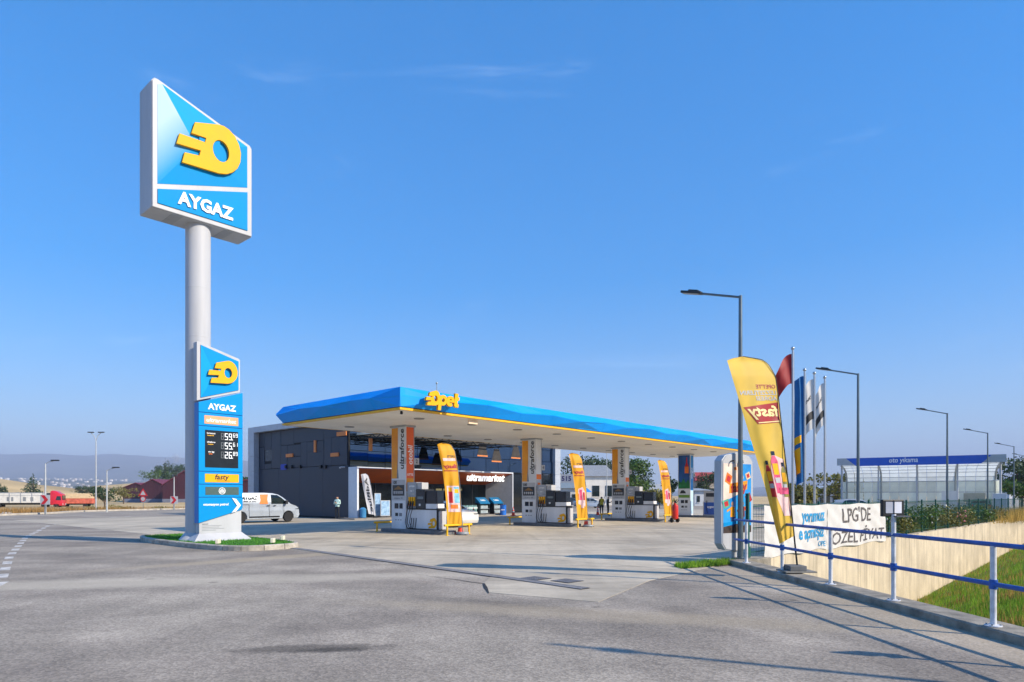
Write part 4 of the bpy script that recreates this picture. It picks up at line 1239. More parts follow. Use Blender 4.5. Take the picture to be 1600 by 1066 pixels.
# shop front glazing under the portal
xs = np.linspace(1.5, 16.2, 9)
for i in range(8):
    MB().box(xs[i] + .04, xs[i + 1] - .04, 1.2, 1.22, .05, 2.78).build('window_pane', m_gdark, shop)
    MB().box(xs[i] - .04, xs[i] + .04, 1.16, 1.26, 0, 2.8).build('mullion', m_black, shop)
MB().box(1.5, 16.8, 1.18, 1.24, 0, .05).build('sill', m_black, shop)
MB().box(1.2, 17.5, 1.3, 7.0, 2.9, 3.0).build('interior_ceiling', M('interior_ceiling', '6d6a66', .8), shop)
MB().box(1.2, 17.5, 1.3, 7.0, .02, .05).build('interior_floor', M('interior_floor', '837d75', .4), shop)
MB().box(1.2, 17.5, 6.9, 7.0, .05, 2.9).build('interior_wall', M('interior_wall', '5a4a3e', .8, var=.3, scale=2), shop)
m_goods = M('goods', 'b7a58a', .6, var=.5, scale=6, col2='6a2f28', rand=.3)
for i in range(7):
    a = 2.2 + i * 2.1
    sh = MB()
    for z in (.3, .75, 1.2, 1.65): sh.box(a, a + 1.5, 5.4, 5.85, z, z + .04)
    sh.box(a - .03, a, 5.4, 5.85, .05, 1.9); sh.box(a + 1.5, a + 1.53, 5.4, 5.85, .05, 1.9)
    sh = sh.build('shelf_unit', m_dark, shop)
    g = MB()
    for z in (.34, .79, 1.24, 1.69):
        for k_ in range(7): g.box(a + .04 + k_ * .2, a + .19 + k_ * .2, 5.45, 5.7, z, z + random.uniform(.14, .3))
    struct(g.build('goods', m_goods, sh), 'stuff')
pl_ = MB().box(12.2, 15.0, 3.2, 3.8, 2.25, 2.42).build('pendant_lamp', M('lamp_warm', 'ffcf8a', .5, emit=1.2), shop)
# right of the portal: dark glazing at ground level
for i in range(4):
    MB().box(18.6 + 1.6 * i, 20.1 + 1.6 * i, .0, .04, .05, 3.9).build('window_pane', glass_mix('shop_glass_dark', '12171c', .04, .2), shop)
    MB().box(20.1 + 1.6 * i, 20.2 + 1.6 * i, -.03, .1, 0, 3.95).build('mullion', m_black, shop)
# paving step in front of the shop
struct(link('shop_step', MB().box(11.7, 38.5, 19.9, 21.95, -.05, .10).mesh('shop_step', M('step_paving', '8b8781', .85, var=.15, bump=.2), bevel=.01), None, (OX, OY, 0), TH))
# hanging decorations under the eave
for n_k, (px, py, w, h, v, txt) in enumerate([(579, 695, .28, .95, 20.5, 'tall orange bar hanging left of the first column'), (571, 0, 0, 0, 0, '')][:1]):
    u = SU(px, v); z = SZ(py, u, v)
    o = MB().box(-w / 2, w / 2, -.05, .05, -h / 2, h / 2).build('hanging_banner', m_obar)
    o.location = S(u, v, z); o.rotation_euler = (0, 0, TH)
    tag(o, 'small upright orange panel hanging under the eave left of first column', 'panel')
for px, py, lab in [(754, 702, 'small dark pennant with orange edge above the entrance, left one'), (776, 711, 'dark triangular pennant hanging above ultramarket letters, middle one'), (806, 706, 'dark square pennant hanging left of the second column')]:
    v = 18.2; u = SU(px, v); z = SZ(py, u, v)
    t = T('hanging_pennant', lab, 'pennant', S(u, v, z), TH, 'pennants under the eave')
    m = MB(); m.prism([(-.3, .5), (.3, .5), (.62, -.5), (-.62, -.5)], XV(0, 0, 0), -.01, .01); m.build('cloth', M('pennant_dark', '3a3632', .7, var=.25, scale=3), t)
    m = MB(); m.prism([(-.62, -.62), (.62, -.62), (.62, -.51), (-.62, -.51)], XV(0, 0, 0), -.012, .012); m.build('hem', m_obar, t)

# ================================================================ things in front of the shop
def small(px, v, z=.105): return S(SU(px, v), v, z)
def cone(p, lab):
    t = T('traffic_cone', lab, 'traffic cone', p, .4, 'traffic cones')
    oc = M('cone_orange', 'f0421c', .5, var=.08)
    MB().box(-.2, .2, -.2, .2, 0, .04).build('base', oc, t, bevel=.012)
    MB().lathe([(.15, .04), (.03, .74), (.01, .75)], n=18).build('cone_body', oc, t, smooth=30)
    for a, b in ((.3, .42), (.52, .62)):
        f = lambda z: .15 - .12 * (z - .04) / .7 + .004
        MB().lathe([(f(a), a), (f(b), b)], n=18, cap=False).build('white_band', m_white, t, smooth=True)
cone(G(740, 809), 'orange cone in front of the water packs by the shop')
cone(small(802, 17.5, .016), 'orange cone between the blue drum and the second column')
cone(G(914, 806), 'orange cone just right of the middle feather flag')
cone(G(934, 805), 'orange cone left of the two people')
cone(S(CU[0] + .42, 1.22, .018), 'orange cone under the guard by the leftmost feather flag')
cone(S(CU[1] + .5, 1.22, .018), 'orange cone under the guard by the middle feather flag')
d_ = T('oil_drum', 'blue ribbed steel drum beside the shop entrance', 'drum', small(786, 19.4, .016))
MB().lathe([(.27, 0), (.29, .02), (.285, .3), (.3, .32), (.285, .34), (.285, .6), (.3, .62), (.285, .64), (.285, .9), (.295, .92), (.27, .92), (.26, .89), (0.01, .89)], n=28).build('drum_body', M('drum_blue', '1f6fd0', .4, var=.1, coat=.2), d_, smooth=35)
put(text_geo('opet', .2, .001, bold=.003), ((-.02, -.305, .47), (1, 0, 0), (0, 0, 1), (0, -1, 0)), 'lettering', m_letter, d_)
b_ = T('litter_bin', 'light blue round litter bin at the left foot of the shop portal', 'bin', S(U0 + .25, 20.55, .1), TH)
MB().lathe([(.2, 0), (.24, .04), (.25, .62), (.26, .66), (.2, .66), (.19, .6), (.01, .6)], n=22).build('bin_body', M('bin_blue', '3d86b8', .5), b_, smooth=35)
MB().lathe([(.26, .66), (.1, .78), (.02, .79)], n=22).build('bin_lid', M('bin_blue', '3d86b8'), b_, smooth=35)
m_dsp = M('display_teal', '0f6f9e', .4, var=.12)
for px, lab in ((754, 'blue topped product display rack, left one of the pair by the entrance'), (775, 'blue topped product display rack next to the blue drum')):
    t = T('display_rack', lab, 'display rack', small(px, 20.6), TH, 'product display racks')
    for x in (-.6, .57): MB().box(x, x + .03, -.3, .3, 0, 1.05).build('side_panel', m_dark, t)
    for z in (.08, .48): MB().box(-.57, .57, -.3, .3, z, z + .03).build('shelf', m_grey, t)
    for z in (.11, .51):
        for k_ in range(7):
            x = -.5 + k_ * .155
            MB().lathe([(.055, 0), (.055, .2), (.02, .27), (.02, .3)], (x, -.16, z), n=10).build('bottle', M('bottle_white', 'c8d6d8', .3, var=.1), t, smooth=True)
    m = MB(); m.add([(-.64, -.34, 1.0), (.64, -.34, 1.0), (.64, .3, 1.5), (-.64, .3, 1.5), (-.64, -.34, .92), (.64, -.34, .92), (.64, .3, 1.05), (-.64, .3, 1.05)],
                  [(0, 1, 2, 3), (4, 5, 1, 0), (5, 6, 2, 1), (6, 7, 3, 2), (7, 4, 0, 3), (7, 6, 5, 4)])
    hd = m.build('header', m_dsp, t)
    up = Vector((0, .64, .5)).normalized(); nn = Vector((0, -.5, .64)).normalized()
    put(text_geo('fullife', .3, .002, bold=.006), (Vector((0, -.02, 1.25)) + nn * .006, (1, 0, 0), up, nn), 'lettering', m_letter, hd)
for i, px in enumerate((727, 734, 741)):
    for j in range(2):
        t = T('water_pack', 'pack of bottled water at the shop front, %s stack from the flag, %s row' % (['first', 'second', 'third'][i], ['bottom', 'top'][j]), 'bottle pack', small(px, 20.7, .105 + j * .42), TH, 'bottled water packs')
        for a in range(3):
            for b in range(2):
                MB().lathe([(.075, 0), (.075, .27), (.03, .37), (.03, .41)], (-.16 + a * .16, -.08 + b * .16, 0), n=10).build('bottle', M('water_teal', '9cc6c4', .2, var=.2), t, smooth=True)
        MB().box(-.245, .245, -.165, .165, .1, .22).build('label_wrap', M('wrap_white', 'd5e2e2', .3, var=.2, scale=8), t)
def board(px, v, w, h, lab, ext=0):
    t = T('poster_stand', lab, 'poster stand', small(px, v), TH - .15, 'poster stands by the entrance')
    MB().box(-w / 2, w / 2, -.02, .02, .1, .1 + h).build('board', m_white, t, bevel=.006)
    MB().box(-w / 2 + .05, w / 2 - .05, -.026, -.021, .15, .05 + h).build('poster', M('poster_print', '9dbcd6', .5, var=.3, scale=3.5, col2='5a86ad'), t)
    for x in (-w * .3, w * .3): MB().bar((x, 0, .12), (x, .3, 0), .03).build('leg', m_black, t)
board(602, 20.3, .82, 1.2, 'white framed poster stand by the entrance, lower and wider one')
board(590, 20.8, .55, 1.75, 'tall narrow poster stand behind the wider one by the entrance')

# ---------------------------------------------------------------- feather flags
def lerp_path(P, t):
    t = min(max(t, 0), 1) * (len(P) - 1); i = min(int(t), len(P) - 2)
    return Vector(P[i]) + (Vector(P[i + 1]) - Vector(P[i])) * (t - i)
def by_len(P, n=24):
    P = [Vector(p) for p in P]; L = [0]
    for a, b in zip(P, P[1:]): L.append(L[-1] + (b - a).length)
    out = []
    for k in range(n + 1):
        s_ = L[-1] * k / n; i = max(0, min(len(P) - 2, int(np.searchsorted(L, s_, side='right')) - 1))
        out.append(P[i] + (P[i + 1] - P[i]) * ((s_ - L[i]) / (L[i + 1] - L[i])))
    return out
def wrap(geo, f, mat, parent, name, eps=.006, cuts=22, both=True):
    """lay a flat print (in s,t of the cloth) onto the cloth surface f(s,t)"""
    bm = bmesh.new()
    vs = [bm.verts.new((v[0], v[1], 0)) for v in geo[0]]
    for fc in geo[1]:
        try: bm.faces.new([vs[i] for i in fc])
        except ValueError: pass
    for ax in (0, 1):
        for k_ in range(1, cuts * (3 if ax else 1)):
            n = (1, 0, 0) if ax == 0 else (0, 1, 0); c = [0, 0, 0]; c[ax] = k_ / (cuts * (3 if ax else 1))
            bmesh.ops.bisect_plane(bm, geom=bm.verts[:] + bm.edges[:] + bm.faces[:], plane_co=c, plane_no=n)
    me = MB()
    bm.verts.index_update()
    for sg in ((1, -1) if both else (1,)):
        pv = []
        for v in bm.verts:
            s_, t_ = v.co.x, v.co.y
            p = f(s_, t_); h = .004
            du = f(s_ + h, t_) - f(s_ - h, t_); dv = f(s_, t_ + h) - f(s_, t_ - h)
            n = du.cross(dv).normalized()
            if n.y > 0: n = -n
            pv.append(p + n * eps * sg)
        me.add(pv, [tuple(v.index for v in fc.verts) for fc in bm.faces])
    bm.free()
    return me.build(name, mat, parent)
def rect(s0, s1, t0, t1): return ([(s0, t0), (s1, t0), (s1, t1), (s0, t1)], [(0, 1, 2, 3)])
def tx(body, s0, s1, t0, t1, shear=.1, bold=.01, mirror=True):
    vs, fs = text_geo(body, 1.0, 0, shear, bold)
    if not vs: return [], []
    x0, x1, y0, y1 = min(v.x for v in vs), max(v.x for v in vs), min(v.y for v in vs), max(v.y for v in vs)
    out = []
    for v in vs:
        a = (v.x - x0) / (x1 - x0); b = (v.y - y0) / (y1 - y0)
        a = 1 - a if mirror else a
        out.append((s0 + (s1 - s0) * a, t1 + (t0 - t1) * b))
    return out, fs
def feather(base, d, Lp, Rp, label, cloth, seed, big):
    """outline given as image points at distance d; rebuilt at real size about the base"""
    c = WP(base[0], base[1], d)
    t = T('feather_flag', label, 'feather flag', c, 0, 'feather flags')
    y0, y1 = min(p[1] for p in Rp), max(p[1] for p in Lp + Rp)
    yl, xl = [p[1] for p in Lp], [p[0] for p in Lp]
    ir = [p for i, p in enumerate(Rp) if i == 0 or p[1] >= Rp[i - 1][1]]
    def lev(t_, P, lo):
        y = y0 + (y1 - y0) * t_
        ys, xs_ = [p[1] for p in P], [p[0] for p in P]
        return WP(float(np.interp(y, ys, xs_)), min(max(y, lo), ys[-1]), d) - c
    itop = [p for p in Rp]
    k0 = min(range(len(Rp)), key=lambda i: Rp[i][1])
    Lx = [(Rp[k0][0], Rp[k0][1])] + [p for p in Rp[:k0][::-1]] + [p for p in Lp if p[1] > Rp[0][1]]
    Rx = Rp[k0:]
    NS = 60
    Lw = [lev(i / NS, Lx, 0) for i in range(NS + 1)]; Rw = [lev(i / NS, Rx, 0) for i in range(NS + 1)]
    amp = .075 if big else .05
    def f(s_, t_):
        a, b = lerp_path(Lw, t_), lerp_path(Rw, t_)
        p = a + (b - a) * s_
        w = amp * (math.sin(5.2 * (1 - s_) + 2.6 * t_ + seed) * (1 - s_ * .7) * min(1, t_ * 3 + .1) + .55 * math.sin(11 * (1 - s_) - 4 * t_ + seed * 2) * (1 - s_) + .35 * math.sin(20 * t_ * (.3 + s_) + seed))
        w += .22 * amp * math.sin(16 * (t_ + .5 * s_)) * (t_ > .75) * (t_ - .75) * 4
        wy = w + .10 * (1 - s_) * math.sin(3 * t_) + .62 * (p.x - b.x)
        q = p + c - Vector((0, 0, HC))
        return q * ((q.y + wy) / q.y) + Vector((0, 0, HC)) - c
    MB().grid(f, 26, 90).build('cloth', cloth, t, smooth=True)
    pole_pts = [p for p in Rw]
    pb = [Vector((0, 0, .05))] + [Vector((p.x + .012, p.y + amp * .35 * math.sin(20 * (1 - i / 24) * 1.3 + seed) * 0, p.z)) for i, p in enumerate(reversed(Rw))]
    MB().tube(pb, [.022] + [.018 - .010 * i / 61 for i in range(61)], 8).build('pole', m_black if big else m_steel, t, smooth=True)
    return t, f
m_fy = M('flag_yellow', 'f0c850', .6, var=.05, scale=1.2, sub=.35)
m_fy2 = M('flag_amber', 'eaa910', .6, var=.05, scale=1.2, sub=.25)
m_pink = M('pink_print', 'e2507c', .6, var=.25, scale=9)
m_pale = M('pale_pink_print', 'e9c3bf', .6, var=.12, scale=6)
ff, f = feather((1246, 891), 14.3, [(1135, 560), (1150, 610), (1165, 660), (1180, 710), (1195, 760), (1208, 810), (1218, 850)],
                [(1135, 560), (1160, 557), (1185, 559), (1200, 569), (1211, 588), (1216, 625), (1222, 680), (1229, 740), (1235, 790), (1240, 838)],
                'large yellow feather flag with mirrored fasty print by the blue railing', m_fy, .4, True)
wrap(tx("OPET'TE", .50, .97, .150, .172, 0, .02), f, m_brick, ff, 'lettering')
wrap(tx('LEZZETLERIN', .08, .97, .183, .206, 0, .02), f, m_white, ff, 'lettering')
wrap(tx('ADRESI', .45, .97, .213, .236, 0, .02), f, m_white, ff, 'lettering')
wrap(([(.06, .272), (.98, .245), (.98, .352), (.34, .362)], [(0, 1, 2, 3)]), f, m_brick, ff, 'name_badge', .005)
wrap(tx('fasty', .14, .95, .262, .338, .1, .03), f, M('flag_cream', 'f3e3a2', .6), ff, 'lettering', .009)
wrap(([(.36, .352), (.97, .343), (.97, .348), (.36, .357)], [(0, 1, 2, 3)]), f, MATS['flag_cream'], ff, 'underline', .009)
wrap(([(.30, .70), (.55, .52), (.95, .55), (.98, .85), (.62, .85)], [(0, 1, 2, 3, 4)]), f, m_pale, ff, 'picture_ground', .005)
for s0, t0, w, h, mt in [(.22, .56, .2, .19, m_redp), (.48, .51, .24, .22, m_pink), (.78, .57, .18, .18, M('olive_print', '8a8a3a', .6, var=.2))]:
    b = wrap(([(s0, t0 + h), (s0, t0 + .05), (s0 + w * .3, t0 + .02), (s0 + w * .7, t0 + .02), (s0 + w, t0 + .05), (s0 + w, t0 + h)], [tuple(range(6))]), f, mt, ff, 'bottle_print', .008)
    wrap(rect(s0 + w * .25, s0 + w * .75, t0 - .004, t0 + .018), f, m_navy, ff, 'cap_print', .009)
    wrap(rect(s0 + w * .1, s0 + w * .9, t0 + h * .28, t0 + h * .55), f, m_yel, ff, 'label_print', .011)
    wrap(rect(s0 + w * .1, s0 + w * .9, t0 + h * .62, t0 + h * .75), f, m_white, ff, 'label_print', .011)
wrap(rect(.58, .97, .70, .735), f, m_pink, ff, 'band_print', .013)
MB().box(-.24, .12, -.2, .2, .0, .11).build('base_block', M('base_concrete', '6f7070', .85, var=.15), ff, bevel=.012)
MB().box(-.36, .3, -.28, .26, -.03, -.001).build('base_plate', M('base_plate', '85837c', .8, var=.15), ff)

SL = [(682.5, 691.5), (689, 722), (695, 764), (697.5, 795), (698.5, 820)]
SR = [(682.5, 691.5), (690, 689.5), (699, 690), (705, 694), (710, 703), (715, 727), (718.5, 759.5), (720.8, 799), (722.4, 820)]
flabs = ['yellow feather flag in front of the dispenser nearest the tall sign', 'yellow feather flag behind the guard at the second pump island', 'yellow feather flag left of the red trolley extinguisher']
for k in range(3):
    t, f = feather((723, 836), 29.2, SL, SR, flabs[k], m_fy2, 1.3 + k, False)
    t.location = S(CU[k] + .24, .9, .035)
    wrap(tx("OPET'TE", .45, .95, .155, .185, 0, .02), f, m_ink, t, 'lettering')
    wrap(rect(.15, .95, .19, .225), f, m_pale, t, 'text_band')
    wrap(tx('fasty', .08, .95, .265, .33, .1, .05), f, m_brick, t, 'lettering')
    wrap(rect(.1, .95, .34, .352), f, m_brick, t, 'underline')
    if k == 0:
        wrap(rect(.12, .95, .53, .85), f, m_pale, t, 'picture_ground', .005)
        wrap(rect(.2, .48, .6, .74), f, m_redp, t, 'picture'); wrap(rect(.58, .94, .54, .74), f, M('sky_print', '7fc3dd', .6, var=.2, scale=5), t, 'picture')
        wrap(rect(.22, .46, .55, .6), f, m_yel, t, 'picture', .008); wrap(rect(.62, .9, .57, .62), f, m_yel, t, 'picture', .008)
        wrap(rect(.3, .8, .76, .81), f, m_orange, t, 'picture', .008)
    else:
        wrap(([(.2, .78), (.3, .55), (.7, .52), (.9, .6), (.85, .82)], [(0, 1, 2, 3, 4)]), f, m_pale, t, 'picture_ground', .005)
        wrap(rect(.38, .62, .56, .72), f, m_pink, t, 'picture', .008); wrap(rect(.7, .85, .6, .72), f, m_redp, t, 'picture', .008)
        wrap(rect(.45, .7, .74, .84), f, m_pale, t, 'picture', .008); wrap(rect(.22, .34, .62, .72), f, m_orange, t, 'picture', .008)
    for a in range(4):
        MB().bar((0, 0, .02), (.4 * math.cos(a * math.pi / 2 + .5), .4 * math.sin(a * math.pi / 2 + .5), -.015), .03, .015).build('foot', m_black, t)
    MB().lathe([(.28, -.01), (.3, .04), (.28, .1), (.1, .1)], n=20).build('water_ring', M('ring_grey', '8d9499', .5), t, smooth=30)

# grey AdBlue flag by the portal
AL = [(566, 741), (569, 760), (574, 785), (578, 803)]; AR = [(566, 741), (573, 740), (577, 743), (580, 752), (584, 775), (589, 805)]
uA = SU(588, 20.3); dA = S(uA, 20.3).y
t, f = feather((590, 808), dA, AL, AR, 'grey advertising feather flag in the left part of the shop portal', M('flag_grey', 'c9ccd2', .6, var=.05, sub=.2), 2.0, False)
t.location = S(uA, 20.3, .15)
vs, fs = text_geo('AdBlue', 1.0, 0, 0, .02)
x0, x1, y0, y1 = min(v.x for v in vs), max(v.x for v in vs), min(v.y for v in vs), max(v.y for v in vs)
wrap(([(.75 - .45 * (v.y - y0) / (y1 - y0), .1 + .82 * (v.x - x0) / (x1 - x0)) for v in vs], fs), f, m_ink, t, 'lettering')
MB().lathe([(.25, -.04), (.25, .04), (.02, .05)], n=16).build('base', m_black, t)

# red wheeled extinguisher
p = G(1055, 817)
t = T('trolley_extinguisher', 'red wheeled fire extinguisher between third and fourth pump islands', 'fire extinguisher', (p.x, p.y, .016), .5)
m_red = M('extinguisher_red', 'd3240f', .35, var=.06, coat=.3)
MB().lathe([(.05, .2), (.19, .26), (.2, .3), (.2, 1.05), (.17, 1.16), (.06, 1.2), (.05, 1.28)], n=24).build('cylinder', m_red, t, smooth=35)
for x in (-.25, .25): MB().lathe([(.05, -.04), (.16, -.04), (.16, .04), (.05, .04)], (x, .05, .16), axis='X', n=18).build('wheel', m_rub, t)
MB().tube([(-.25, .05, .16), (.25, .05, .16)], .02, 6).build('axle', m_black, t)
MB().tube([(-.12, .2, .3), (-.12, .24, 1.3), (.12, .24, 1.3), (.12, .2, .3)], .02, 6).build('handle', m_red, t)
MB().tube([(.05, -.05, 1.28), (.1, -.2, 1.45), (-.05, -.22, 1.5), (-.18, -.1, 1.2), (-.2, -.05, .8)], .022, 7).build('hose', m_black, t, smooth=True)
MB().lathe([(.07, 1.28), (.07, 1.4), (.03, 1.44)], n=12).build('valve', m_black, t)

# LPG dispenser on the last island and a tall white one behind
t = T('gas_dispenser', 'blue and white autogas dispenser at the farthest pump island', 'fuel pump', S(CU[3] - .02, 2.75, .178), TH)
MB().box(-.3, .3, -.85, .45, 0, 1.12).build('cabinet', m_white, t, bevel=.015)
for sx in (-1, 1): MB().box(min(sx * .3, sx * .312), max(sx * .3, sx * .312), -.75, .35, .08, 1.05).build('blue_panel', M('lpg_blue', '1f55b0', .4, var=.06), t)
put(text_geo('aygaz', .26, .002, bold=.005), ((-.314, -.2, .65), (0, -1, 0), (0, 0, 1), (-1, 0, 0)), 'lettering', m_letter, t)
MB().box(-.26, .26, -.8, .4, 1.14, 1.95).build('head', m_white, t, bevel=.015)
for sx in (-1, 1): MB().box(min(sx * .26, sx * .27), max(sx * .26, sx * .27), -.6, .2, 1.5, 1.8).build('screen', m_dark, t)
MB().tube([(-.32, .1, 1.2), (-.42, .12, .7), (-.4, .05, .3), (-.32, 0, .2)], .02, 7).build('hose', m_rub, t, smooth=True)

# ================================================================ railing along the right edge
rail = T('railing', 'white posts with two blue rails along the right kerb', 'railing', (0, 0, 0))
m_rb = M('rail_blue', '1f59aa', .45, var=.2, scale=6)
m_rw = M('post_white', 'd4d7da', .45, var=.14, scale=7)
PY = [16.35, 14.4, 12.4, 10.5, 8.45, 6.45, 4.45, 2.45, .4, -1.6]
for y in PY:
    x = kx(y)
    MB().tube([(x, y, .12), (x, y, 1.15)], .036, 12).build('post', m_rw, rail, smooth=True)
    MB().lathe([(.1, .124), (.1, .135), (.045, .15)], (x, y, 0), n=16).build('foot_flange', m_rw, rail, smooth=30)
    for a_ in range(4): MB().lathe([(.012, .135), (.012, .155)], (x + .075 * math.cos(a_ * math.pi / 2 + .78), y + .075 * math.sin(a_ * math.pi / 2 + .78), 0), n=6).build('bolt', m_steel, rail)
    MB().lathe([(.048, .60), (.048, .72)], (x, y, 0), n=12).build('weld_collar', m_rb, rail, smooth=30)
for z, nm in ((1.17, 'top_rail'), (.66, 'middle_rail')):
    MB().tube([(kx(y) - .0, y, z) for y in [17.1, 16.35, 14.4, 12.4, 10.5, 8.45, 6.45, 4.45, 2.45, .4, -1.6, -2.2]], .031, 12).build(nm, m_rb, rail, smooth=True)
# floodlights on top of two posts
def postlight(y, lab):
    x = kx(y)
    t = T('post_floodlight', lab, 'floodlight', (x, y, 1.2), R(6), 'floodlights on the railing')
    MB().tube([(0, 0, -.03), (0, 0, .30)], .036, 12).build('stem', m_rw, t, smooth=True)
    MB().box(-.185, .185, .0, .07, .26, .53).build('housing', m_black, t, bevel=.012)
    MB().box(-.135, .0, -.006, -.001, .315, .495).build('reflector', M('lamp_face_grey', 'b6bac4', .35, var=.04), t)
    MB().box(.006, .135, -.006, -.001, .315, .495).build('reflector', M('lamp_face', 'e9eaf0', .35, var=.04), t)
    MB().box(-.004, .008, -.014, -.0, .27, .52).build('bar', m_black, t)
    MB().box(-.02, .21, -.1, .0, .255, .275).build('bracket', M('bracket_grey', '575c64', .5), t)
postlight(10.5, 'square black framed floodlight on the white railing post')
postlight(6.45, 'square black framed floodlight on a railing post outside the view')

# ================================================================ lamp posts on the right
m_lamp = M('lamp_steel', '6e7a80', .4, .7, var=.1, scale=3)
def lamp_master():
    t = T('street_lamp', '', 'street lamp', (0, 0, 0), TH, 'angled lamp posts along the station edge')
    MB().tube([(0, 0, 0), (0, 0, 6.97)], [.075, .045], 14).build('pole', m_lamp, t, smooth=True)
    MB().tube([(0, 0, 6.93), (0, .55, 7.09), (0, 1.1, 7.25)], .032, 10).build('arm', m_lamp, t, smooth=True)
    MB().box(-.17, .17, -.17, .17, 0, .02).build('base_plate', m_lamp, t)
    m = MB(); m.box(-.11, .11, 0, .62, -.035, .03); m.box(-.06, .06, .12, .42, .03, .075)
    h = m.build('lamp_head', M('lamp_dark', '3a4044', .45, .4), t, bevel=.012); h.location = (0, 1.08, 7.26); h.rotation_euler = (R(14), 0, 0)
    g = MB().box(-.09, .09, .08, .56, -.042, -.0355).build('lens', m_grey, h)
    return t
lm = lamp_master()
spots = [(6.06, 17.49, 'angled lamp post behind the large yellow feather flag'), (14.7, 28.0, 'angled lamp post rising behind the white banner'),
         (27.4, 41.5, 'angled lamp post in front of the car wash, left one'), (39.4, 54.6, 'angled lamp post at the right end of the car wash'),
         (53.0, 69.6, 'distant angled lamp post right of the car wash'), (68.5, 87.5, 'farthest lamp post, cut by the right image edge'),
         (10.2, 3.6, 'lamp post right of the view that throws the nearest long shadow'), (9.7, 11.2, 'lamp post right of the view beyond the railing')]
for i, (x, y, lab) in enumerate(spots):
    o = lm if i == 0 else copy_tree(lm)
    z = .125 if i == 0 else (bank_z(x, y) if i >= 6 else 0)
    o.location = (x, y, z); o['label'] = lab
    if i >= 6: o.rotation_euler = (0, 0, R(-114.3))

# ================================================================ lightbox advertising panel
mp = T('lightbox_panel', 'upright rounded advertising lightbox with fasty poster beside the lamp post', 'billboard', (5.98, 17.75, 0), R(33))
hw, ht = .64, 1.3
def sup(cx, cz, a, b, n, k=5.0):
    out = []
    for i in range(n):
        t = 2 * math.pi * i / n; c, s_ = math.cos(t), math.sin(t)
        out.append((cx + math.copysign(abs(c) ** (2 / k), c) * a, cz + math.copysign(abs(s_) ** (2 / k), s_) * b))
    return out
m_mup = M('lightbox_grey', 'aab1b8', .45, .1, var=.05)
outl = [(-.64, .52), (-.5, .36), (.0, .30), (.5, .36), (.64, .52), (.66, 1.6), (.64, 2.72), (.5, 2.86), (0, 2.95), (-.5, 2.86), (-.64, 2.72), (-.66, 1.6)]
MBb = MB(); MBb.prism(outl, XV(0, 0, 0), -.13, .11); mb = MBb.build('housing', m_mup, mp, bevel=.012)
MBb = MB(); MBb.prism([(x * .93, .3 + (z - .3) * .985 + .02) for x, z in outl], XV(0, 0, 0), .11, .122); MBb.build('front_frame', m_white, mp)
px0, px1, pz0, pz1 = -.59, .55, .80, 2.64
def pr(pts, mat, e0, e1, name='print'):
    m = MB(); m.prism([(px0 + (px1 - px0) * a, pz0 + (pz1 - pz0) * b) for a, b in pts], XV(0, 0, 0), .122 + e0, .122 + e1); return m.build(name, mat, mp)
m_psky = M('poster_sky', '2f9fe0', .3, var=.2, scale=1.6, col2='1a7ac4')
pr([(0, 0), (1, 0), (1, 1), (0, 1)], m_psky, 0, .004, 'poster')
pr([(0, .45), (.5, .55), (.72, .8), (.6, 1), (0, 1)], M('poster_peach', 'efd9c8', .3, var=.12, scale=3), .0042, .006)
pr([(0, 0), (1, 0), (1, .1), (.5, .13), (0, .09)], M('poster_ground', '4a3d38', .4, var=.4, scale=8), .0042, .006)
for a, b, w, h, r_, mt in [(.18, .78, .2, .24, -.4, m_orange), (.1, .42, .22, .2, .3, M('poster_green', '58b49a', .4, var=.2)), (.88, .83, .16, .16, .4, M('poster_cream', 'f0d3a4', .4)),
                           (.42, .93, .1, .08, .2, m_amber), (.9, .5, .2, .22, .5, m_brick), (.8, .35, .18, .1, 0, m_amber)]:
    c, s_ = math.cos(r_), math.sin(r_)
    pr([(a + (x * c - z * s_) * w, b + (x * s_ + z * c) * h * .6) for x, z in ((-.5, -.5), (.5, -.5), (.5, .5), (-.5, .5))], mt, .0062, .008)
    pr([(a + (x * c - z * s_) * w * .6, b + (x * s_ + z * c) * h * .35) for x, z in ((-.5, -.5), (.5, -.5), (.5, .5), (-.5, .5))], m_redp, .0082, .0095)
pr([(.2, .57), (.84, .63), (.86, .76), (.22, .71)], m_amber, .0062, .009)
put(text_geo('fasty', .34, .001, shear=.1, bold=.012), ((.02, -.136, 1.98), (.995, 0, .1), (-.1, 0, .995), (0, -1, 0)), 'lettering', m_brick, mp)
# the printed pair of young people on the poster, in flat colours
for a, body, leg in ((.32, m_amber, M('poster_denim', '2a4f86', .4)), (.68, M('poster_maroon', '6f3044', .4), M('poster_jeans', '3d7fc4', .4))):
    pr([(a - .05, .1), (a + .05, .1), (a + .09, .24), (a - .07, .24)], leg, .0062, .008)
    pr([(a - .08, .23), (a + .08, .23), (a + .07, .38), (a - .06, .38)], body, .0082, .009)
    pr([(a - .2, .3), (a - .05, .34), (a - .06, .37), (a - .2, .33)], body, .0082, .009)
    pr(ell(a, .42, .045, .035, 14), M('poster_skin', 'c99a7c', .5), .0092, .0105)
pr([(0, .1), (.45, .13), (.45, .17), (0, .15)], m_cyan, .0092, .011)
MB().tube([(0, 0, 0), (0, 0, .34)], .07, 14).build('foot', m_white, mp, smooth=True)
MB().box(-.25, .25, -.2, .2, .0, .03).build('foot_plate', m_grey, mp)
for x in (-.3, .05): MB().tube([(x, -.135, 2.7), (x, -.24, 2.72), (x, -.25, 2.66)], .02, 6).build('spotlight', m_black, mp)
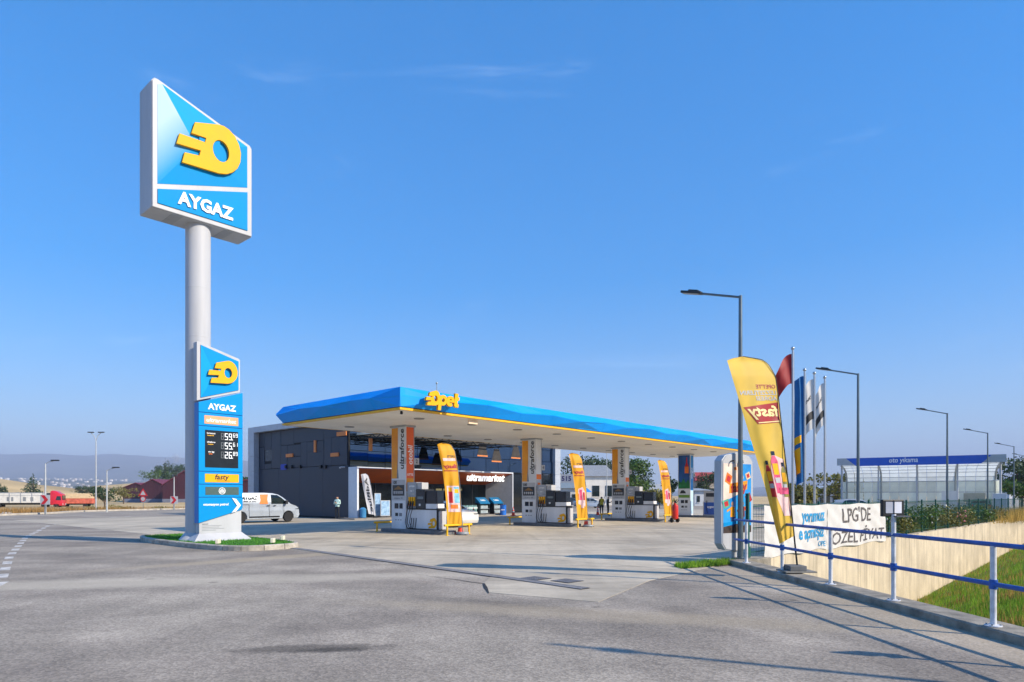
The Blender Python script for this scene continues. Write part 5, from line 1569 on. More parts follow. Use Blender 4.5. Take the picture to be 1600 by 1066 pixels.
# little turf strip below it
tp = []
c0, c1 = G(1062, 889), G(1148, 881)
for i in range(2600):
    t = random.random(); w = random.uniform(-.45, .35) * (1 - .5 * abs(t - .6))
    p = c0 + (c1 - c0) * t; tp.append((p.x - w * .1, p.y + w + .25, .01))
blades('verge_grass', tp, .04, .16, .012, grass_g)
m = MB(); m.add([(c0.x, c0.y - .1, .02), (c1.x, c1.y - .3, .02), (c1.x + .1, c1.y + .8, .02), (c0.x + .6, c0.y + .75, .02)], [(0, 1, 2, 3)])
struct(m.build('verge_soil', M('verge_soil', '5b5636', .95, var=.3, scale=6)))

# ================================================================ green mesh fence and banners on the wall
fence = T('mesh_fence', 'green wire mesh fence along the top of the retaining wall', 'fence', (WX, WY, .1), WA)
m_fg = M('fence_green', '14564a', .5, var=.12)
pm = MB()
for i in range(25): pm.box(.05 + i * .1, .056 + i * .1, .15, .156, .05, 1.45)
for z in (.05, .4, .75, 1.1, 1.44): pm.box(.02, 2.48, .156, .164, z, z + .008)
for z in (.12, .78, 1.38): pm.box(.02, 2.48, .164, .172, z, z + .03)
pme = pm.mesh('mesh_panel', m_fg)
psm = MB().box(-.03, .03, .125, .185, 0, 1.5).mesh('post', m_fg)
for i in range(22):
    link('post', psm, fence, (i * 2.5 + .4, 0, 0))
    if i < 21: struct(link('mesh_panel', pme, fence, (i * 2.5 + .4, 0, 0)), 'stuff')
MB().box(.02, .1, .0, .08, .0, 1.75).build('end_post', m_fg, fence)

m_ban = M('banner_cloth', 'eeeae2', .75, var=.06, scale=1.2, sub=.25)
def banner(x0, x1, z0, z1, lab, seed, texts):
    L_ = x1 - x0
    t = T('banner', lab, 'banner', (WX + .708 * x0, WY + .706 * x0, .1), WA, 'banners on the fence')
    def f(s_, t_):
        sag = .05 * math.sin(math.pi * ((s_ * 2.0) % 1)) * (1 - t_) * .8
        w = .02 * math.sin(9 * s_ + seed) * (t_ + .2) + .012 * math.sin(23 * s_ + 5 * t_ + seed * 2) + .008 * math.sin(31 * (s_ - t_ * .6) + seed)
        edge = .03 * math.sin(13 * s_ + seed) * t_
        return Vector((s_ * L_, -.05 + w, z1 - sag - (z1 - z0 + edge) * t_))
    MB().grid(f, 70, 22).build('cloth', m_ban, t, smooth=True)
    for body, s0, s1, t0, t1, mt, sh, bd in texts:
        wrap(tx(body, s0, s1, t0, t1, sh, bd, mirror=False), f, mt, t, 'lettering', .012, 30)
    for s_ in (0, .5, 1): MB().tube([f(s_, .0), f(s_, .0) + Vector((0, .2, .02))], .008, 5).build('rope', m_grey, t)
m_bb = M('paint_blue', '2f9ad0', .6, var=.15, scale=8)
m_bg = M('paint_grey', '66605e', .6, var=.2, scale=8)
banner(.9, 5.55, -.03, 1.42, 'white cloth banner with blue hand lettering behind the large flag', .3,
       [('yorumuz', .55, .95, .17, .45, m_bb, .15, .03), ('e açmışız', .5, .95, .5, .8, m_bb, .12, .03), ('OPE', .84, .98, .82, .94, m_bb, 0, .01)])
banner(5.6, 11.7, -.06, 1.42, "white cloth banner reading LPG'DE ÖZEL FİYAT in grey letters", 1.4,
       [("LPG'DE", .22, .72, .08, .44, m_bg, -.05, .01), ('ÖZEL FİYAT', .07, .97, .54, .93, m_bg, .12, .01)])

# ================================================================ flag poles
m_alu = M('aluminium_pole', 'b7bcc0', .35, .7, var=.05)
def flagpole(x, y, h, lab):
    t = T('flagpole', lab, 'flagpole', (x, y, 0), 0, 'flagpoles behind the banner')
    MB().tube([(0, 0, 0), (0, 0, h)], [.06, .045], 14).build('pole', m_alu, t, smooth=True)
    MB().sphere((0, 0, h + .06), .085).build('finial', m_alu, t, smooth=True)
    MB().tube([(.06, -.03, .8), (.055, -.03, h - .1)], .006, 5).build('halyard', m_white, t)
def flag(x, y, z1, z0, dx, mat, lab, extra=None, curl=.1, limp=.0):
    t = T('flag', lab, 'flag', (x, y, 0), 0, 'flags on the poles')
    H_ = z1 - z0
    def f(s_, t_):
        droop = limp * s_ * s_
        w = curl * math.sin(7 * s_ + 3 * t_) * s_
        return Vector((-.05 + dx * s_ + .05 * math.sin(9 * t_) * s_, w, z1 - H_ * t_ - droop * (1 + .2 * t_)))
    MB().grid(f, 20, 30).build('cloth', mat, t, smooth=True)
    if extra: extra(t, f)
flagpole(13.2, 31.0, 8.65, 'flagpole carrying the dark red flag'); flagpole(14.6, 32.9, 8.0, 'flagpole carrying the limp blue and yellow flag')
flagpole(15.5, 33.8, 8.0, 'flagpole carrying the white and black flag, left of two'); flagpole(16.6, 35.0, 8.0, 'flagpole carrying the white and dark flag, right of two')
flag(13.2, 31.0, 8.45, 7.05, -.95, M('flag_red', 'a01c24', .6, var=.06, sub=.2), 'dark red flag on the tallest flagpole', None, .22, 1.5)
def eb(t, f):
    wrap(rect(.3, .9, .55, .62), f, m_yel, t, 'emblem_print', .01); wrap(rect(.45, 1, .66, .9), f, m_yel, t, 'emblem_print', .01)
flag(14.6, 32.9, 7.75, 2.45, -.42, M('flag_blue', '0f66a5', .6, var=.08, sub=.25), 'limp blue flag with yellow emblem', eb, .2, .25)
def ew(t, f):
    wrap(rect(.0, 1, .64, .8), f, m_ink, t, 'band_print', .01)
    wrap(tx('opet', .2, .9, .3, .42, .1, .02), f, m_ink, t, 'lettering', .01)
flag(15.5, 33.8, 7.75, 5.2, -.62, M('flag_white', 'dcdad6', .6, var=.04, sub=.3), 'white flag with black band, left of the two white flags', ew, .12, .75)
flag(16.6, 35.0, 7.75, 5.5, -.5, M('flag_white', 'dcdad6'), 'white flag with dark band, right of the two white flags', ew, .15, .85)

# ================================================================ car wash
A_, B_ = Vector((30.3, 61.4, 0)), Vector((41.0, 54.7, 0))
cwa = math.atan2(B_.y - A_.y, B_.x - A_.x); CWL = (B_ - A_).length
cw = T('car_wash', 'open car wash shelter with blue oto yikama fascia and clear panel walls', 'car wash', A_, cwa)
m_poly = M('polycarbonate', 'eef2ec', .35, var=.06, scale=1, sub=.6, rand=.06)
m_fr = M('wash_frame', 'b0b6bb', .45, .4, var=.05)
fz0, fz1 = 4.48, 5.2
MB().box(0, CWL, -.3, .0, fz0 + .08, fz1).build('fascia_body', m_fr, cw)
m = MB(); m.prism([(.75, fz1 - .02), (1.6, fz0 - .02), (CWL - 1.7, fz0 - .02), (CWL - 1.0, fz1 - .02)], XV(0, -.3, 0), .004, .03)
bl_ = m.build('fascia_panel', M('wash_blue', '1c5cc6', .35, var=.04, coat=.2), cw)
put(text_geo('oto yıkama', .62, .01, shear=.1, bold=.008, width=2.2), ((5.3, -.345, 4.86), (1, 0, 0), (0, 0, 1), (0, -1, 0)), 'lettering', m_letter, bl_)
DP = 5.0
nb = 4
for i in range(nb + 1):
    x = .35 + (CWL - .7) * i / nb
    MB().tube([(x, 0.3, 0), (x, .3, 4.4)], .09 if i in (0, nb) else .06, 10).build('post', m_white, cw)
    MB().tube([(x, DP, 0), (x, DP, 3.1), (x, DP - .15, 3.5), (x, DP - .6, 3.9), (x, DP - 1.4, 4.15), (x, 2.0, 4.38), (x, .1, 4.5)], .08, 8).build('arched_rib', m_fr, cw, smooth=True)
for z in (.05, 1.05, 2.1, 3.1): MB().bar((.2, DP - .05, z), (CWL - .2, DP - .05, z), .05).build('wall_bar', m_fr, cw)
curve = [(DP, 3.1), (DP - .15, 3.5), (DP - .6, 3.9), (DP - 1.4, 4.15), (2.0, 4.38), (.1, 4.5)]
for j in range(len(curve)): MB().bar((.2, curve[j][0], curve[j][1]), (CWL - .2, curve[j][0], curve[j][1]), .045).build('purlin', m_fr, cw)
npn = 16
pw = (CWL - .6) / npn
pane = MB().box(.02, pw - .02, 0, .02, .03, 1.0).mesh('wall_pane', m_poly)
for i in range(npn):
    for z in (.05, 1.06, 2.1): link('wall_pane', pane, cw, (.3 + i * pw, DP, z))
for i in range(npn):
    for j in range(len(curve) - 1):
        (y0, z0), (y1, z1) = curve[j], curve[j + 1]
        x = .3 + i * pw
        m = MB(); m.add([(x + .02, y0, z0 + .05), (x + pw - .02, y0, z0 + .05), (x + pw - .02, y1, z1 + .05), (x + .02, y1, z1 + .05)], [(0, 1, 2, 3)])
        m.build('roof_pane', m_poly, cw)
for i in range(4):
    y0 = .3 + i * 1.18
    for z in (1.06, 2.1): 
        for x in (.25, CWL - .3):
            MB().box(x, x + .02, y0, y0 + 1.12, z, z + 1.0).build('side_pane', m_poly, cw)
MB().box(CWL - .9, CWL + .05, .0, .9, 0, 1.95).build('service_cabinet', M('cabinet_white', 'd5d9da', .5, var=.04), cw, bevel=.02)
m = MB(); m.prism([(8.2, 0), (9.4, 0), (9.4, 2.2), (8.2, 2.2)], XV(0, 3.3, 0), -.04, .04); m.build('partition', m_whitem, cw)
MB().box(9.9, CWL - 1.1, 4.6, 4.68, 1.2, 2.0).build('roller_screen', M('screen_grey', 'a8aaa2', .6), cw)

# bushes and flowers behind the wall
m_leaf = M('leaf_green', '4f6d24', .6, var=.25, scale=2, isl=.4, sub=.3)
m_leafd = M('leaf_dark', '35502a', .6, var=.25, scale=2, isl=.4, sub=.25)
m_leafy = M('leaf_olive', '7d7a34', .6, var=.25, scale=2, isl=.4, sub=.3)
m_bark = M('bark', '5a4a3a', .9, var=.25, scale=5)
def leaves(n, blobs, size):
    """blobs: (cx,cy,cz,rx,ry,rz). returns verts of n leaf quads"""
    w = np.array([b[3] * b[4] * b[5] for b in blobs]); w = w / w.sum()
    bi = RNG.choice(len(blobs), n, p=w); B = np.array(blobs)[bi]
    d = RNG.normal(size=(n, 3)); d /= np.linalg.norm(d, axis=1)[:, None]
    r = RNG.uniform(.45, 1.0, n) ** .6
    C = B[:, :3] + d * r[:, None] * B[:, 3:] * (1 + .18 * RNG.normal(size=(n, 1)))
    a = RNG.normal(size=(n, 3)); a /= np.linalg.norm(a, axis=1)[:, None]
    b = np.cross(a, d + .4 * RNG.normal(size=(n, 3))); b /= np.linalg.norm(b, axis=1)[:, None] + 1e-9
    s_ = size * RNG.uniform(.6, 1.3, n)[:, None]
    V = np.stack([C - a * s_, C - b * s_ * .55, C + a * s_, C + b * s_ * .55], 1).reshape(-1, 3)
    return V, np.arange(4 * n).reshape(-1, 4)
def bush(x, y, z, r, h, n, mat, label, size=.05, flowers=None, group='shrubs along the fence', cat='shrub', name='shrub'):
    t = T(name, label, cat, (x, y, z), random.uniform(0, 6), group)
    bl = [(random.uniform(-.5, .5) * r, random.uniform(-.5, .5) * r, h * random.uniform(.3, .75), r * random.uniform(.4, .6), r * random.uniform(.4, .6), h * random.uniform(.2, .33)) for _ in range(6)]
    V, Fc = leaves(n, bl, size); np_mesh('foliage', V, Fc, mat, t)
    st = MB()
    for k in range(5): st.tube([(0, 0, -.1), (bl[k][0] * .5, bl[k][1] * .5, h * .3), (bl[k][0], bl[k][1], bl[k][2])], [.02 * h, .014 * h, .006 * h], 5)
    st.build('stem', m_bark, t)
    if flowers:
        fm = MB()
        for k in range(9):
            b = random.choice(bl); fm.sphere((b[0] + random.uniform(-1, 1) * b[3], b[1] - b[4] * .9, b[2] + random.uniform(-.5, .9) * b[5]), .055, 6, 4)
        struct(fm.build('blossom', flowers, t), 'stuff')
m_fp = M('rose_pink', 'd98a86', .6, var=.2); m_fw = M('rose_white', 'e8e4da', .6, var=.1)
kinds = ['leafy green', 'low olive', 'bright green', 'reddish flowering', 'white flowering', 'pale green']
where = ['right of the white banner', 'behind the floodlight post', 'left of the lamp post by the fence', 'under the middle of the car wash', 'left of the flower bushes', 'below the white partition', 'right of the pink roses', 'before the right car wash bay', 'under the right lamp post', 'below the service cabinet', 'near the right image edge', 'at the right end of the fence']
for i in range(12):
    s_ = 12.4 + i * 2.25 + random.uniform(-.4, .4)
    off = random.uniform(.35, .8)
    x, y = WX + .708 * s_ - .706 * off, WY + .706 * s_ + .708 * off
    k = [0, 1, 2, 2, 1, 3, 3, 4, 0, 2, 1, 1][i]
    bush(x, y, .0, random.uniform(.8, 1.2), random.uniform(1.1, 1.7), 900, [m_leaf, m_leafy, m_leaf, m_leafy, m_leaf, m_leaf][k], '%s shrub by the green fence, %s' % (kinds[k], where[i]), .06,
         {3: m_fp, 4: m_fw}.get(k, m_fw if i % 3 == 0 else None))
tp = []
for i in range(5200):
    s_ = random.uniform(11.8, 52); off = random.uniform(.35, 1.1)
    tp.append((WX + .708 * s_ - .706 * off, WY + .706 * s_ + .708 * off, .02))
blades('fence_weeds', tp, .1, .75, .014, M('weed', '8a8a3c', .75, isl=.4, sub=.3), .5)
tp = []
for i in range(2600):
    s_ = random.gauss(45, 6); off = random.gauss(0, .45)
    if 33 < s_ < 56: tp.append((WX + .708 * s_ - .706 * off, WY + .706 * s_ + .708 * off, .05))
blades('tall_dry_grass', tp, .15, 1.1, .014, M('straw', 'c8a552', .8, isl=.3, sub=.3), .6)

# ================================================================ vehicles
def car_side(prof, hw, belts):
    """side outline (x,z) -> closed body, width following hw(x,z)"""
    bm = bmesh.new()
    vs = [bm.verts.new((x, 0, z)) for x, z in prof]
    bm.faces.new(vs)
    for z in belts:
        bmesh.ops.bisect_plane(bm, geom=bm.verts[:] + bm.edges[:] + bm.faces[:], plane_co=(0, 0, z), plane_no=(0, 0, 1))
    bm.verts.index_update()
    n = len(bm.verts)
    V = [(v.co.x, -hw(v.co.x, v.co.z), v.co.z) for v in bm.verts] + [(v.co.x, hw(v.co.x, v.co.z), v.co.z) for v in bm.verts]
    Fs = [tuple(v.index for v in f.verts) for f in bm.faces]
    out = MB(); out.v = V
    out.f = list(Fs) + [tuple(i + n for i in reversed(f)) for f in Fs]
    for e in bm.edges:
        if len(e.link_faces) == 1:
            a, b = e.verts[0].index, e.verts[1].index
            out.f.append((a, b, b + n, a + n))
    bm.free()
    return out
def side_patch(pts, hw, eps, sides=(-1, 1), belts=()):
    m = MB()
    bm = bmesh.new(); vs = [bm.verts.new((x, 0, z)) for x, z in pts]; bm.faces.new(vs)
    for z in belts: bmesh.ops.bisect_plane(bm, geom=bm.verts[:] + bm.edges[:] + bm.faces[:], plane_co=(0, 0, z), plane_no=(0, 0, 1))
    bm.verts.index_update()
    for sg in sides:
        m.add([(v.co.x, sg * (hw(v.co.x, v.co.z) + eps), v.co.z) for v in bm.verts], [tuple(v.index for v in f.verts) for f in bm.faces])
    bm.free(); return m
def arch(cx, cz, r, n=10): return [(cx + r * math.cos(math.pi * i / n), cz + r * math.sin(math.pi * i / n)) for i in range(n + 1)]
m_carglass = M('car_glass', '1d2a2c', .05, var=.1, spec=.8)
m_rim = M('wheel_rim', 'a9adb1', .4, .15, var=.08)
def wheel(t, x, y, r, w=.2):
    sg = -1 if y < 0 else 1
    wh = MB().lathe([(r * .62, -w / 2), (r * .93, -w / 2), (r, -w * .3), (r, w * .3), (r * .93, w / 2), (r * .62, w / 2)], (x, y, r), axis='Y', n=28).build('tyre', m_rub, t, smooth=30)
    MB().lathe([(r * .63, -.05), (r * .6, .0), (r * .2, .02), (.01, .02)] if sg > 0 else [(r * .63, .05), (r * .6, .0), (r * .2, -.02), (.01, -.02)], (x, y + sg * w * .32, r), axis='Y', n=20).build('rim', m_rim, wh, smooth=30)
    for k in range(6):
        a = k * math.pi / 3
        MB().box(-.03, .03, -.012, .012, r * .2, r * .52)
        sp = MB(); ca, sa = math.cos(a), math.sin(a)
        sp.bar((x + ca * r * .22, y + sg * (w * .32 + .026), r + sa * r * .22), (x + ca * r * .52, y + sg * (w * .32 + .012), r + sa * r * .52), .05, .02, (0, 1, 0)); sp.build('rim_hole', m_black, wh)
def across(prof2, hw, inset, eps, mat, name, parent):
    m = MB(); (x0, z0), (x1, z1) = prof2
    n = Vector((-(z1 - z0), 0, x1 - x0)).normalized()
    if n.z < 0: n = -n
    w0, w1 = hw(x0, z0) - inset, hw(x1, z1) - inset
    e = n * eps
    m.add([Vector((x0, -w0, z0)) + e, Vector((x0, w0, z0)) + e, Vector((x1, w1, z1)) + e, Vector((x1, -w1, z1)) + e], [(0, 1, 2, 3)])
    return m.build(name, mat, parent)

# the silver-white panel van by the shop; nose to +X
van = T('panel_van', 'white panel van with orange stripe parked left of the shop', 'van', S(4.9, 21.0, .016), TH)
m_vp = M('van_paint', 'b3bcc4', .28, .25, var=.04, scale=2, coat=.6)
def vhw(x, z):
    w = .96
    if z > 1.0: w -= .14 * ((z - 1.0) / .95) ** 1.4
    if z < .5: w -= .06 * (.5 - z) / .3
    if x > 1.5: w -= .10 * ((x - 1.5) / .9) ** 2
    if x < -2.35: w -= .02
    return w
fwx, rwx, wr = 1.64, -1.64, .345
vp = [(-2.45, .42), (-2.45, .9), (-2.44, 1.2), (-2.38, 1.75), (-2.28, 1.88), (-1.5, 1.94), (0, 1.95), (.55, 1.92), (.95, 1.83), (1.3, 1.62), (1.62, 1.36), (1.82, 1.2), (2.2, 1.08), (2.38, .98), (2.47, .8), (2.5, .6), (2.5, .42), (2.42, .26), (fwx + .42, .24)]
vp += arch(fwx, .345, .41)[1:-1] + [(fwx - .42, .24), (rwx + .42, .24)] + arch(rwx, .345, .41)[1:-1] + [(rwx - .42, .26), (-2.4, .3)]
vb = car_side(vp, vhw, [.5, .8, 1.0, 1.2, 1.4, 1.6, 1.8]).build('body', m_vp, van, bevel=.035, seg=2, smooth=28)
side_patch([(.42, 1.22), (1.52, 1.22), (1.5, 1.32), (1.15, 1.62), (.85, 1.8), (.42, 1.82)], vhw, .014, belts=[1.4, 1.6]).build('side_window', m_carglass, van)
side_patch([(-.4, 1.22), (.18, 1.22), (.15, 1.5), (.22, 1.84), (-.36, 1.84), (-.32, 1.5)], vhw, .014, belts=[1.4, 1.6]).build('orange_stripe', m_orange, van)
for nm, x0, x1 in (('sliding_door', -1.12, -1.1), ('front_door', .27, .29), ('front_door', 1.28, 1.3)):
    side_patch([(x0, .36), (x1, .36), (x1, 1.2), (x0, 1.2)], vhw, .012, belts=[.5, .8, 1.0]).build('door_joint', m_black, van)
side_patch([(-1.12, 1.17), (-2.2, 1.17), (-2.2, 1.19), (-1.12, 1.19)], vhw, .012).build('door_joint', m_black, van)
side_patch([(-1.1, .33), (1.0, .33), (1.0, .42), (-1.1, .42)], vhw, .02).build('sill_trim', m_black, van)
for x in (.08, .55): side_patch([(x, 1.08), (x + .18, 1.08), (x + .18, 1.13), (x, 1.13)], vhw, .025).build('door_handle', m_dark, van)
for sg in (-1, 1): MB().box(1.32, 1.5, sg * 1.08 - .09, sg * 1.08 + .09, 1.2, 1.44).build('wing_mirror', m_black, van, bevel=.03)
across([(1.02, 1.81), (1.78, 1.225)], vhw, .1, .012, m_carglass, 'windscreen', van)
for sg in (-1, 1):
    MB().box(2.12, 2.46, sg * .72 - .14, sg * .72 + .14, .82, 1.0).build('headlight', M('headlamp', '4c545b', .1, var=.1), van, bevel=.03)
    MB().box(-2.47, -2.43, sg * .84 - .06, sg * .84 + .06, .9, 1.5).build('tail_light', m_redp, van)
MB().box(2.4, 2.52, -.8, .8, .28, .52).build('front_bumper', m_dark, van, bevel=.03)
vl = text_geo('AYGAZ', .34, .001, shear=.1, bold=.008, width=1.05)
put(vl, ((-1.05, -.93 + .0, 1.62), (1, 0, 0), (0, -.12, .99), (0, -1, -.12)), 'lettering', m_ink, van)
put(text_geo('444 4 999', .12, .001, bold=.003, width=.9), ((-1.05, -.965, 1.4), (1, 0, 0), (0, -.08, .99), (0, -1, -.08)), 'lettering', m_ink, van)
for x in (fwx, rwx):
    for y in (-.86, .86): wheel(van, x, y, wr)
MB().box(-2.0, 2.0, -.6, .6, .22, .5).build('underbody', m_black, van)

def chw(x, z):
    w = .88
    if z > .85: w -= .2 * ((z - .85) / .6) ** 1.1
    if abs(x) > 1.5: w -= .12 * ((abs(x) - 1.5) / .7) ** 2
    return w
def hatchback(loc, rz, col, lab, name='parked_car', group='parked cars', sedan=False):
    t = T(name, lab, 'car', loc, rz, group)
    mp_ = M('car_' + col, col, .25, .2, var=.03, coat=.7)
    tail = [(-2.1, .45), (-2.12, .8), (-2.05, 1.0), (-1.5, 1.02), (-1.0, 1.4)] if sedan else [(-2.0, .45), (-2.05, .8), (-1.95, 1.05), (-1.65, 1.38)]
    pf = tail + [(-.6, 1.47), (.1, 1.46), (.5, 1.36), (1.15, .98), (1.9, .84), (2.08, .68), (2.1, .4), (2.0, .22), (1.72, .22)]
    pf += arch(1.32, .31, .37, 8)[1:-1] + [(.93, .22), (-.9, .22)] + arch(-1.28, .31, .37, 8)[1:-1] + [(-1.68, .24), (-1.95, .28)]
    car_side(pf, chw, [.5, .7, .85, 1.0, 1.2, 1.35]).build('body', mp_, t, bevel=.04, smooth=28)
    side_patch([(-1.25, .98), (-.12, .98), (-.12, 1.37), (-.65, 1.39), (-1.0, 1.33)], chw, .012, belts=[1.1, 1.25]).build('side_window', m_carglass, t)
    side_patch([(-.06, .98), (.98, .98), (.42, 1.32), (-.06, 1.37)], chw, .012, belts=[1.1, 1.25]).build('side_window', m_carglass, t)
    across([(.54, 1.34), (1.12, 1.0)], chw, .08, .01, m_carglass, 'windscreen', t)
    a = ((-1.46, 1.05), (-1.05, 1.36)) if sedan else ((-1.9, 1.12), (-1.68, 1.35))
    across(a, chw, .1, .012, m_carglass, 'rear_window', t)
    for sg in (-1, 1):
        MB().box(1.88, 2.06, sg * .62 - .15, sg * .62 + .15, .62, .76).build('headlight', MATS['headlamp'], t, bevel=.02)
        MB().box(-2.1, -1.98, sg * .66 - .1, sg * .66 + .1, .75, .95).build('tail_light', m_redp, t, bevel=.02)
        MB().box(.78, .95, sg * .96 - .08, sg * .96 + .08, .96, 1.1).build('wing_mirror', mp_, t, bevel=.02)
    for x in (1.32, -1.28):
        for y in (-.78, .78): wheel(t, x, y, .31, .18)
    MB().box(-1.7, 1.7, -.55, .55, .2, .45).build('underbody', m_black, t)
    return t
hatchback(S(9.35, 7.75, .016), TH - math.pi / 2, 'e6e8ea', 'white car half hidden behind the leftmost feather flag')
p = G(921, 794); hatchback((p.x, p.y + 1, 0), .25, '8f9cab', 'silver blue saloon seen under the canopy left of the people', sedan=True)
p = G(902, 792); hatchback((p.x - .8, p.y + 4, 0), .2, '363c44', 'dark saloon behind the silver blue one under the canopy', sedan=True)
p = WP(1338, 790, 58); hatchback((p.x, p.y, 0), cwa + .2, 'c4c8ca', 'silver car in the left car wash bay')
p = WP(1537, 790, 60); hatchback((p.x, p.y, 0), cwa + 1.4, '2c6b66', 'dark teal car behind the fence by the right car wash bay')

# lorry with white tipper trailer and red tractor; another orange one before it
lx, ly = -(800 - 100) / FPX * 148, 148
lz = TZ(lx, ly)
lz = -1.0
lo = T('lorry', 'white tipper lorry with bright red tractor cab on the far road', 'lorry', (lx, ly, lz), .30)
m_lr = M('cab_red', 'cf1f33', .35, var=.06, coat=.3); m_lw = M('trailer_white', 'd9d9d4', .5, var=.1, scale=1.2)
# local X forward; cab nose at x=0
cb = car_side([(-2.3, .75), (-2.3, 3.6), (-1.9, 3.85), (-1.2, 3.7), (-.5, 3.15), (-.12, 3.05), (-.02, 1.6), (.05, .8), (0, .5), (-.6, .45), (-.7, .8), (-1.7, .8), (-1.8, .6)], lambda x, z: 1.22 - (.1 * max(0, z - 2.2) / 1.6), [1.2, 1.7, 2.3, 3.0]).build('cab', m_lr, lo, bevel=.06, smooth=30)
side_patch([(-1.25, 1.75), (-.2, 1.65), (-.28, 2.6), (-1.0, 2.6)], lambda x, z: 1.22 - (.1 * max(0, z - 2.2) / 1.6), .02).build('side_window', m_carglass, lo)
MB().box(-.06, .03, -1.0, 1.0, 1.75, 2.75).build('windscreen', m_carglass, lo)
MB().box(-.05, .09, -1.1, -.7, .7, .95).build('headlight', m_white, lo); MB().box(-.05, .09, .7, 1.1, .7, .95).build('headlight', m_white, lo)
MB().box(-3.1, -2.3, -1.1, 1.1, .6, 3.3).build('chassis_gap', m_dark, lo)
tr = MB().box(-16.5, -3.3, -1.25, 1.25, 1.15, 3.35).build('trailer_box', m_lw, lo, bevel=.03)
for i in range(7): MB().box(-16.3 + i * 2.1, -16.15 + i * 2.1, -1.31, -1.252, 1.15, 3.35).build('stake', m_grey, tr)
MB().box(-16.5, -3.3, -1.28, -1.253, 2.72, 2.8).build('side_rail', m_grey, tr)
MB().box(-16.5, -3.3, -1.28, -1.253, 3.26, 3.38).build('side_rail', M('trailer_grey_blue', '98a4b4', .5), tr)
for x, w in ((-6.0, .55), (-7.4, .55), (-9.6, .4), (-10.4, .4)): MB().box(x, x + w, -1.275, -1.252, 1.5, 2.4).build('side_print', m_inkg, tr)
for x in (-1.2, -3.6, -12.0, -13.3, -14.6):
    for y in (-1.02, 1.02): wheel(lo, x, y, .5, .3)
MB().box(-16.4, -1.5, -.5, .5, .7, 1.1).build('chassis', m_black, lo)
l2 = T('tipper_trailer', 'faded orange tipper trailer in front of the red cab', 'trailer', (-(800 - 116) / FPX * 156, 156, -1.05), .30)
MB().box(-4.2, 4.2, -1.25, 1.25, .9, 2.1).build('trailer_box', M('tipper_orange', 'd06a52', .6, var=.2, scale=1.5), l2, bevel=.04)
MB().box(-4.25, 4.0, -1.28, 1.28, 2.1, 3.25).build('load_cover', M('cover_cream', 'd8bf98', .8, var=.1), l2, bevel=.08)
for x in (-3, -1.8, 2.6):
    for y in (-1.02, 1.02): wheel(l2, x, y, .5, .3)
MB().box(-4, 4, -.5, .5, .6, .9).build('chassis', m_black, l2)

# ================================================================ far left: sheds, signs, lamps, trees
m_mar = M('shed_maroon', '4a1f2c', .6, var=.12, scale=.3)
def shed(px0, px1, d, ztop, zeave, lab, depth=30):
    x0, x1 = (px0 - 800) / FPX * d, (px1 - 800) / FPX * d
    z0 = -.8
    t = T('shed', lab, 'shed', (x0, d, z0), 0, 'maroon sheds')
    W = x1 - x0; H1, H2 = ztop - z0, zeave - z0
    n = 8
    for i in range(n):
        a, b = W * i / n, W * (i + 1) / n
        za = H2 + (H1 - H2) * (1 - abs(a / W - .5) * 2); zb = H2 + (H1 - H2) * (1 - abs(b / W - .5) * 2)
        m = MB(); m.prism([(a + .02, 1.4), (b - .02, 1.4), (b - .02, zb), (a + .02, za)], XV(0, 0, 0), -.05, .05); m.build('cladding_sheet', m_mar, t)
    MB().box(0, W, -.1, .1, 0, 1.4).build('plinth_wall', M('shed_plinth', '7d8496', .8, var=.15), t)
    m = MB(); m.prism([(-.3, H2 - .05), (W / 2, H1 + .0), (W + .3, H2 - .05), (W + .3, H2 + .2), (W / 2, H1 + .28), (-.3, H2 + .2)], XV(0, 0, 0), -depth, .3); m.build('roof', M('shed_roof', '6d2b38', .55, var=.1), t)
    MB().box(W - .1, W, .1, depth, 0, H2).build('side_wall', m_mar, t); MB().box(0, .1, .1, depth, 0, H2).build('side_wall', m_mar, t)
shed(192, 232, 226, 5.9, 4.2, 'low maroon metal shed, leftmost of three')
shed(221, 256, 220, 7.0, 5.0, 'maroon metal shed in the middle of three')
shed(254, 322, 214, 9.6, 4.9, 'tallest maroon shed, partly behind the sign pole')
shed(372, 402, 150, 5.2, 5.0, 'red walled building between the sign and the shop')

def slamp(px, base_y, d, top_y, arm_px, arm_dy, lab, twin=False):
    p = G(px, base_y) if d is None else WP(px, base_y, d)
    d = p.y
    h = HC + (HZ - top_y) * d / FPX - p.z
    t = T('roadside_lamp', lab, 'street lamp', p, 0, 'lamp posts along the far road')
    MB().tube([(0, 0, 0), (0, 0, h)], [.09, .055], 10).build('pole', M('pole_pale', 'c3c8c8', .45, .4, var=.06), t, smooth=True)
    for sg in ((1, -1) if twin else (1,)):
        ax = sg * arm_px * d / FPX; az = arm_dy * d / FPX
        MB().tube([(0, 0, h - .05), (ax * .35, 0, h + az * .55), (ax, 0, h + az)], .04, 8).build('arm', MATS['pole_pale'], t, smooth=True)
        m = MB(); m.box(ax - (.35 if sg > 0 else .35), ax + .35, -.13, .13, h + az - .03, h + az + .09); m.build('lamp_head', M('lamp_dark', '3a4044'), t, bevel=.03)
slamp(71, 804, None, 724, 15, 4, 'left roadside lamp behind the chevron sign')
slamp(150, 797, None, 688, 8, 12, 'tall curved twin lamp beside the far road', True)
slamp(167, 800.5, None, 735, 14, 4, 'shorter roadside lamp right of the tall twin lamp')
slamp(272, 797, None, 745, 0.1, 1, 'thin pole in front of the tallest maroon shed')
slamp(948, 792, 105, 708, -8, 5, 'pale lamp post in the background under the canopy')
